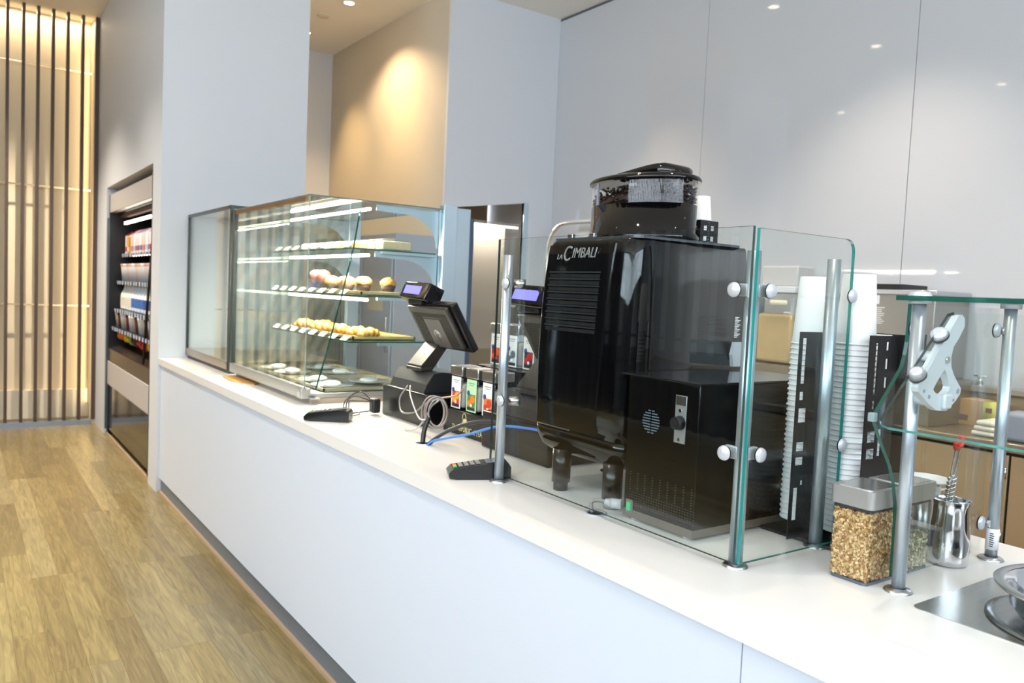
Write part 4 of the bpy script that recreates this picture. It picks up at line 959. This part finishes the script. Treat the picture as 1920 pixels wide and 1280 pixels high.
# kraft bowls behind the jars
b0 = None
for k in range(7):
    q = B(); q.lathe([(.0001, .002), (.040, .002), (.042, 0), (.057, .055), (.060, .058), (.057, .060), (.054, .056), (.040, .006), (.0001, .006)], seg=36)
    q.mi = 1; q.lathe([(.0575, .0545), (.0605, .058), (.057, .0606), (.053, .056), (.039, .0065), (.0001, .0062)], seg=36)
    o = q.build('kraft_bowl', [mat('kraft', 'd3a878', .7), PAPER]) if b0 is None else b0.copy()
    if b0 is not None: C.objects.link(o)
    b0 = b0 or o
    o.location = (-1.035+.004*(k == 6), 2.02, CT+.001+.016*k)
    tag(o, ORD[6-k]+' white rimmed kraft bowl from the top of the stack behind the jars', 'bowl', 'stacked kraft bowls behind the jars')
b0.location = (-1.035, 2.02, CT+.001)

# ================================================================== RIGHT GUARD
T = thing('glass_guard', 'adjustable glass food guard with a thick green edged top shelf at the right', 'glass guard', (-.6, 1.8, CT))
post(-.849, 1.59, 1.566, .0135); post(-.856, 2.006, 1.566, .0135)
post(.75, 1.59, 1.566, .0135); post(.75, 2.006, 1.566, .0135)
b = B(); b.prism([(-.882, 1.56), (.8, 1.56), (.8, 2.1), (-.882, 2.1)], 'z', 1.572, 1.582, side_mi=1); b.build('top_shelf', [GL, EDGED], T)
for x, y in ((-.849, 1.59), (-.856, 2.006)):
    b = B(); b.lathe([(.0001, 1.5665), (.022, 1.5665), (.022, 1.583), (.018, 1.590), (.0001, 1.592)], (x, y, 0), 24); b.build('shelf_mount', SATIN, T)
# shaped side pane
fp_ = [(1.613, 1.566), (1.612, 1.52), (1.610, 1.487), (1.605, 1.46), (1.596, 1.435), (1.555, 1.39), (1.503, 1.335), (1.53, 1.295), (1.555, 1.262), (1.58, 1.23), (1.60, 1.19), (1.612, 1.145), (1.616, 1.10), (1.617, .99)]
pts = fp_+[(2.0, .985), (2.0, 1.566)]
b = B(); n = len(pts)
v0 = [(-.885, y, z) for y, z in pts]; v1 = [(-.877, y, z) for y, z in pts]
# faces as a strip fan to keep the concave outline valid
for v in (v0, v1):
    for i_ in range(len(fp_)-1):
        b.mesh([v[i_], v[i_+1], (v[i_+1][0], 2.0, v[i_+1][2]), (v[i_][0], 2.0, v[i_][2])], [(0, 1, 2, 3)])
b.mi = 1; b.mesh(v0+v1, [(i_, (i_+1) % n, n+(i_+1) % n, n+i_) for i_ in range(len(fp_)-1)])
b.mi = 0; b.mesh(v0+v1, [(i_, (i_+1) % n, n+(i_+1) % n, n+i_) for i_ in range(len(fp_)-1, n)])
b.build('side_pane', [GL, EDGED], T)
for z, y, x in ((1.515, 1.622, -.872), (1.035, 1.632, -.872), (1.515, 1.985, -.872), (1.06, 1.985, -.872)): clip((x+.0, y, z), 'x', 1, T)
for z, y in ((1.515, 1.605), (1.035, 1.61), (1.515, 1.995), (1.06, 1.995)): B().cyl((-.872, y+.01, z), (-.855, y, z), .009, seg=12).build('clip_stub', STEEL, T)
B().box(-.888, -.874, 1.497, 1.511, 1.327, 1.345, .002).build('edge_clip', mat('clear_clip', '8fa3a3', .3), T)
# tilted front pane (plane leaning), parallel to X
A0 = Vector((0, 1.598, 1.553)); A1 = Vector((0, 1.40, 1.337))
b = B(); d = (A1-A0); nrm = Vector((0, -d.z, d.y)).normalized()*.008
def PP(x, t): return Vector((x, 0, 0))+A0+d*t
out = [(-.795+.0, .02), (-.785, 0), (.7, 0), (.7, 1), (-.79, 1), (-.806, .985), (-.812, .95)]
v = [PP(*p) for p in out]; w = [q_+nrm for q_ in v]; n = len(v)
b.mesh(v, [tuple(range(n))]); b.mesh(w, [tuple(range(n))]); b.mi = 1; b.mesh(v+w, [(i_, (i_+1) % n, n+(i_+1) % n, n+i_) for i_ in (3, 4, 5)])
b.mi = 2; b.mesh(v+w, [(i_, (i_+1) % n, n+(i_+1) % n, n+i_) for i_ in (0, 6)])
b.mi = 0; b.mesh(v+w, [(i_, (i_+1) % n, n+(i_+1) % n, n+i_) for i_ in (1, 2)])
b.build('tilting_pane', [GL, EDGE, MATS['edge_grey']], T)
# cast pivot bracket
BRK = mat('cast_bracket', 'dfe6ec', .35, .2)
br = [(1.626, 1.546), (1.640, 1.548), (1.651, 1.541), (1.653, 1.525), (1.634, 1.502), (1.615, 1.484), (1.609, 1.464), (1.612, 1.445), (1.624, 1.429), (1.645, 1.410), (1.657, 1.401), (1.656, 1.390), (1.640, 1.376), (1.624, 1.367), (1.606, 1.358), (1.575, 1.359), (1.562, 1.362), (1.54, 1.372), (1.515, 1.387), (1.495, 1.399), (1.492, 1.408), (1.500, 1.420), (1.515, 1.430), (1.56, 1.478), (1.60, 1.520)]
hole = [(1.588, 1.440), (1.597, 1.430), (1.606, 1.416), (1.613, 1.405), (1.610, 1.398), (1.598, 1.391), (1.585, 1.389), (1.570, 1.391), (1.556, 1.396), (1.549, 1.402), (1.560, 1.415), (1.575, 1.430)]
def ringprism(outer, inner, x0, x1):
    q = B(); bm = q.bm; loops = []
    for x in (x0, x1):
        lo = [bm.verts.new((x, y, z)) for y, z in outer]; li = [bm.verts.new((x, y, z)) for y, z in inner]
        es = [bm.edges.new((lo[i_], lo[(i_+1) % len(lo)])) for i_ in range(len(lo))]+[bm.edges.new((li[i_], li[(i_+1) % len(li)])) for i_ in range(len(li))]
        bmesh.ops.triangle_fill(bm, use_beauty=True, edges=es); loops.append((lo, li))
    for k in (0, 1):
        a_, b_ = loops[0][k], loops[1][k]; m_ = len(a_)
        for i_ in range(m_): bm.faces.new((a_[i_], a_[(i_+1) % m_], b_[(i_+1) % m_], b_[i_]))
    return q
bk = ringprism(br, hole, -.802, -.788).build('pivot_bracket', BRK, T)
for y, z in ((1.578, 1.500), (1.506, 1.424)):
    q = B(); nn = Vector((0, -.737, .676)); c_ = Vector((-.795, y-.006, z+.006))
    q.cyl(c_, c_+nn*.010, .0165, .0145, 24); q.cyl(c_+nn*.010, c_+nn*.014, .0145, .008, 24)
    q.build('pane_button', SATIN, bk)
    q = B(); q.cyl(c_-nn*.004, c_, .0168, .0168, 24); q.build('rubber_ring', RUB, bk)
q = B(); q.cyl((-.788, 1.592, 1.459), (-.784, 1.592, 1.459), .0065, seg=16); q.build('pivot_screw', CHROME, bk)
q = B()
for (y, z, L_) in ((1.645, 1.395, .008), (1.630, 1.378, .005), (1.535, 1.388, .006), (1.515, 1.400, .005)): q.cyl((-.789, y, z), (-.7872, y, z), L_*.7, seg=14)
q.build('slot_mark', mat('slotgrey', '9aa2a8', .4), bk)
q = B(); q.box(-.790, -.780, 1.583, 1.612, 1.362, 1.392, .004); q.cyl((-.84, 1.59, 1.464), (-.80, 1.592, 1.460), .011, seg=18); q.cyl((-.84, 1.59, 1.375), (-.80, 1.585, 1.375), .011, seg=18); q.build('pivot_arm', BRK, bk)
B().cyl((-.856, 2.006, 1.0), (-.856, 2.006, 1.05), .0142, seg=24).build('post_label', mat('label_white', 'f2f2f4', .5), T, 'white printed sticker on the rear post')
q = B()
for k in range(7):
    a = -1.25; q.box(-.856+.0, -.848+.001*(k % 3), 1.9915, 1.9925, 1.008+.005*k, 1.010+.005*k)
q.build('sticker_print', col('3a3a44'), T)

# ================================================================== BACK COUNTER
T = thing('back_counter', 'stainless kitchen counter with doors along the back wall', 'counter', (-1.5, 4.3, 0))
b = B(); b.box(-5.3, 2.5, 4.04, YB-.015, .1, .915); b.build('carcass', STEELW, T)
b = B(); b.box(-5.3, 2.5, 4.01, YB-.01, .915, .96, .006); b.build('worktop', mat('worktop_steel', 'b4a189', .3, .85), T)
B().box(-5.3, 2.5, 4.12, YB-.05, 0, .1).build('toe_kick', BLACKM, T)
for k in range(9):
    x0 = -4.31+.66*(k-1); dr = B().box(x0+.006, x0+.654, 4.025, 4.041, .13, .90, .002).build('cabinet_door', STEELW, T)
    for z in (.79, .49): B().cyl((x0+.645, 4.02, z), (x0+.645, 4.02, z+.05), .008, seg=8).build('hinge', STEEL, dr)
q = B(); q.box(-5.3, 2.5, 4.0395, 4.0405, .10, .915); q.build('painted_gap_shade', mat('gap_black', '1a1410', .7), T)  # black sheet colouring in the shade seen between the doors
B().box(-2.62+.2, 2.5, 4.52, YB-.005, 1.135, 1.165, .003).build('ledge', mat('ledge_steel', 'bdb3a5', .3, .8), T)
B().box(-2.42, 2.5, 4.60, YB-.01, .96, 1.135).build('splash', STEELW, T)
B().box(-3.9, -2.10, 4.10, YB-.01, .961, 1.185, .004).build('riser', mat('riser_steel', '8c8478', .35, .7), T)
T = thing('brewing_machine', 'big grey steel machine with printed notices behind the cup stacks', 'machine', (-2.6, 4.35, 1.19))
B().box(-2.95, -2.20, 4.28, YB-.02, 1.187, 1.665, .006).build('cabinet', mat('machine_grey', '8d8a86', .35, .5), T)
B().box(-2.955, -2.195, 4.275, YB-.02, 1.640, 1.668, .004).build('top_edge', mat('machine_edge', 'b7bac2', .3, .6), T)
B().box(-2.75, -2.40, 4.30, YB-.1, 1.668, 1.70, .004).build('top_lid', BLACKM, T)
B().box(-2.565, -2.515, 4.2785, 4.2795, 1.585, 1.635).build('notice', mat('notice', 'e4e4e8', .6), T)
for k in range(9):
    w = .06+.02*math.sin(k*1.7); B().box(-2.52-w/2-.0, -2.52+w/2, 4.2785, 4.2795, 1.475+k*.011, 1.480+k*.011).build('print_line', mat('print_w', 'd9d9d6', .6), T)
T = thing('rice_dispenser', 'clear dispenser with tan contents between the guard corner and the cups', 'dispenser', (-3.15, 4.3, 1.19))
B().box(-3.32, -3.02, 4.2, 4.45, 1.187, 1.63, .02).build('clear_bin', GLJ, T); B().box(-3.30, -3.04, 4.22, 4.43, 1.19, 1.50, .02).build('contents', mat('grain_tan', 'c7a878', .8, noise=(8, .12)), T)
B().box(-3.33, -3.01, 4.19, 4.46, 1.63, 1.67, .006).build('lid', mat('lid_white', 'dcdde0', .4), T); B().box(-3.19, -3.06, 4.185, 4.2, 1.555, 1.585, .01).build('handle', mat('ivory', 'e9e2c4', .4), T)
tag(B().box(-3.31, -3.04, 4.25, 4.42, 1.67, 1.80, .01).build('storage_box', mat('box_grey', 'c3bfbd', .6)), 'pale grey box on top of the clear dispenser', 'box')
T = thing('grey_canister', 'grey canister left of the clear dispenser behind the guard', 'canister', (-3.5, 4.35, 1.19))
B().lathe([(.0001, 0), (.11, 0), (.115, .02), (.115, .40), (.10, .42), (.0001, .42)], (-3.50, 4.36, 1.187), 28).build('drum', mat('canister', '8f949a', .4, .4), T)
B().box(-3.55, -3.45, 4.235, 4.243, 1.28, 1.42).build('paper_label', mat('canl', 'cfc9c2', .6), T)
for k, (x0, x1, y0, z1, lab) in enumerate(((-2.34, -2.13, 4.30, 1.09, 'wide cardboard box on the back counter behind the pivot bracket'), (-2.42, -2.19, 4.20, 1.05, 'open cardboard box on the back counter left of the pivot bracket'), (-2.125, -1.98, 4.42, 1.10, 'narrow cardboard box standing in the shade of the back ledge'))):
    t = thing('cardboard_box', lab, 'box', ((x0+x1)/2, y0+.08, .961)); B().box(x0, x1, y0, y0+.16, .961, z1, .002).build('carton', CARD, t)
    B().box(x0+.02, x0+.07, y0-.001, y0, .985, 1.015).build('printed_mark', col('5a4a48'), t)
T = thing('yellow_tin', 'yellow green tin with a small dark mark under the back ledge', 'tin', (-1.93, 4.42, .961))
B().lathe([(.0001, 0), (.052, 0), (.052, .14), (.0001, .14)], (-1.93, 4.42, .961), 24).build('can', mat('tin_yellow', 'b5b04c', .4), T); B().box(-1.945, -1.915, 4.366, 4.3675, 1.045, 1.07).build('mark', col('6a4a40'), T)
T = thing('folded_towels', 'pile of folded white towels on the back counter near the right post', 'towels', (-1.80, 4.2, .961))
for k in range(3): B().box(-1.88+.01*k, -1.745-.005*k, 4.08, 4.26, .962+.026*k, .986+.026*k, .011, 3).build('towel', mat('towel', 'e9dfcf', .9), T)
tag(B().box(-1.735, -1.60, 4.06, 4.2, .961, 1.10, .02).build('grey_container', mat('contgrey', '8a90a0', .4)), 'blue grey rounded container at the right edge of the back counter', 'container')
T = thing('faucet', 'small cross handled faucet on the back ledge', 'faucet', (-2.08, 4.58, 1.165))
q = B(); q.cyl((-2.08, 4.58, 1.165), (-2.08, 4.58, 1.215), .008); q.cyl((-2.115, 4.58, 1.217), (-2.045, 4.58, 1.217), .005); q.cyl((-2.08, 4.545, 1.217), (-2.08, 4.615, 1.217), .005); q.build('cross_handle', CHROME, T)
B().cyl((-2.08, 4.58, 1.1655), (-2.08, 4.58, 1.172), .02, .014).build('base', CHROME, T)
T = thing('white_tub', 'white rounded tub on the back ledge at the right edge', 'tub', (-1.77, 4.56, 1.165)); B().box(-1.83, -1.70, 4.53, 4.63, 1.166, 1.25, .02).build('tub_body', mat('tubw', 'd6d4d2', .4), T); B().box(-1.835, -1.695, 4.525, 4.635, 1.25, 1.262, .004).build('tub_rim', PAPER, T)
# arched rail behind the machine
T = thing('arched_rail', 'bent bright steel tube rising behind the espresso machine, left of the hopper', 'rail', (-5.3, 4.4, .96))
B().tube([(-5.79, 4.4, .96), (-5.79, 4.4, 1.5), (-5.79, 4.4, 1.9), (-5.76, 4.4, 2.05), (-5.68, 4.4, 2.15), (-5.56, 4.4, 2.19), (-5.2, 4.4, 2.19), (-4.5, 4.4, 2.19), (-4.38, 4.4, 2.13), (-4.34, 4.4, 2.0), (-4.34, 4.4, .96)], .022, 12, 6).build('tube', mat('rail_bright', 'f0ede6', .15, .8), T)
B().cyl((-5.79, 4.4, .0), (-5.79, 4.4, .961), .022).build('leg', STEEL, T)

T = thing('tall_cabinet', 'tall blue grey steel cabinet with pale notices behind the pastry case', 'cabinet', (-6.9, 3.3, 0))
B().box(-8.0, -6.15, 3.05, 3.46, 0.02, 2.02, .004).build('body', mat('cab_grey', 'a7adb8', .4, .3), T)
for k in range(3):
    d_ = B().box(-7.98+.61*k, -7.40+.61*k, 3.035, 3.05, .06, 1.98, .003).build('door', mat('cab_door', 'b3b9c4', .4, .3), T)
    B().box(-7.85+.61*k, -7.55+.61*k, 3.031, 3.035, 1.35, 1.62).build('notice', mat('cab_note', 'c9bda0', .6), d_)
    B().box(-7.45+.61*k, -7.43+.61*k, 3.01, 3.035, 1.0, 1.3, .003).build('handle', STEEL, d_)
B().box(-8.0, -6.15, 3.06, 3.46, 0, .02).build('plinth', BLACKM, T)

# ---- glazed doorway
T = thing('glass_door', 'steel framed glass door unit in the recess beyond the pastry case', 'door', (XL, 3.95, 0))
b = B(); b.box(XL-.02, XL+.012, 3.50, 3.60, 0, 2.285); b.box(XL-.03, XL-.005, 3.60, 3.76, 0, 2.28); b.box(XL-.03, XL+.006, 4.335, 4.385, 0, 2.40); b.build('frame', mat('door_blue_steel', 'bccfdc', .35, .6), T)
B().box(XL-.03, XL-.0, 3.76, 3.80, 0, 2.2).build('dark_seal', mat('seal_blue', '44546e', .4), T)
b = B(); sheet_x(b, 3.80, 4.335, .0, 2.20, XL-.05, .01); b.build('door_pane', [glass('door_glass', 'e6e4df', 1.9), DE], T)
B().box(-6.166, -6.163, 3.92, 4.32, 2.155, 2.175).build('bar_reflection', mat('reflection_glow', 'fff4e0', .5, emit=5), T)  # glowing strip stands in for the case lamp mirrored in the pane
B().box(-6.60, -6.40, 3.80, 4.33, 0, 2.2).build('rear_panel', mat('store_panel', 'ddd8d0', .35), T)

l = bpy.data.lights.new('door_fill', 'AREA'); l.shape = 'RECTANGLE'; l.size = .5; l.size_y = .1; l.energy = 9; l.color = lin('fff2e2')[:3]  # added lamp that brightens the inside of the door unit
o = bpy.data.objects.new('door_fill', l); o.location = (-6.27, 4.08, 2.3); o.rotation_euler = (0, 0, PI/2); C.objects.link(o)
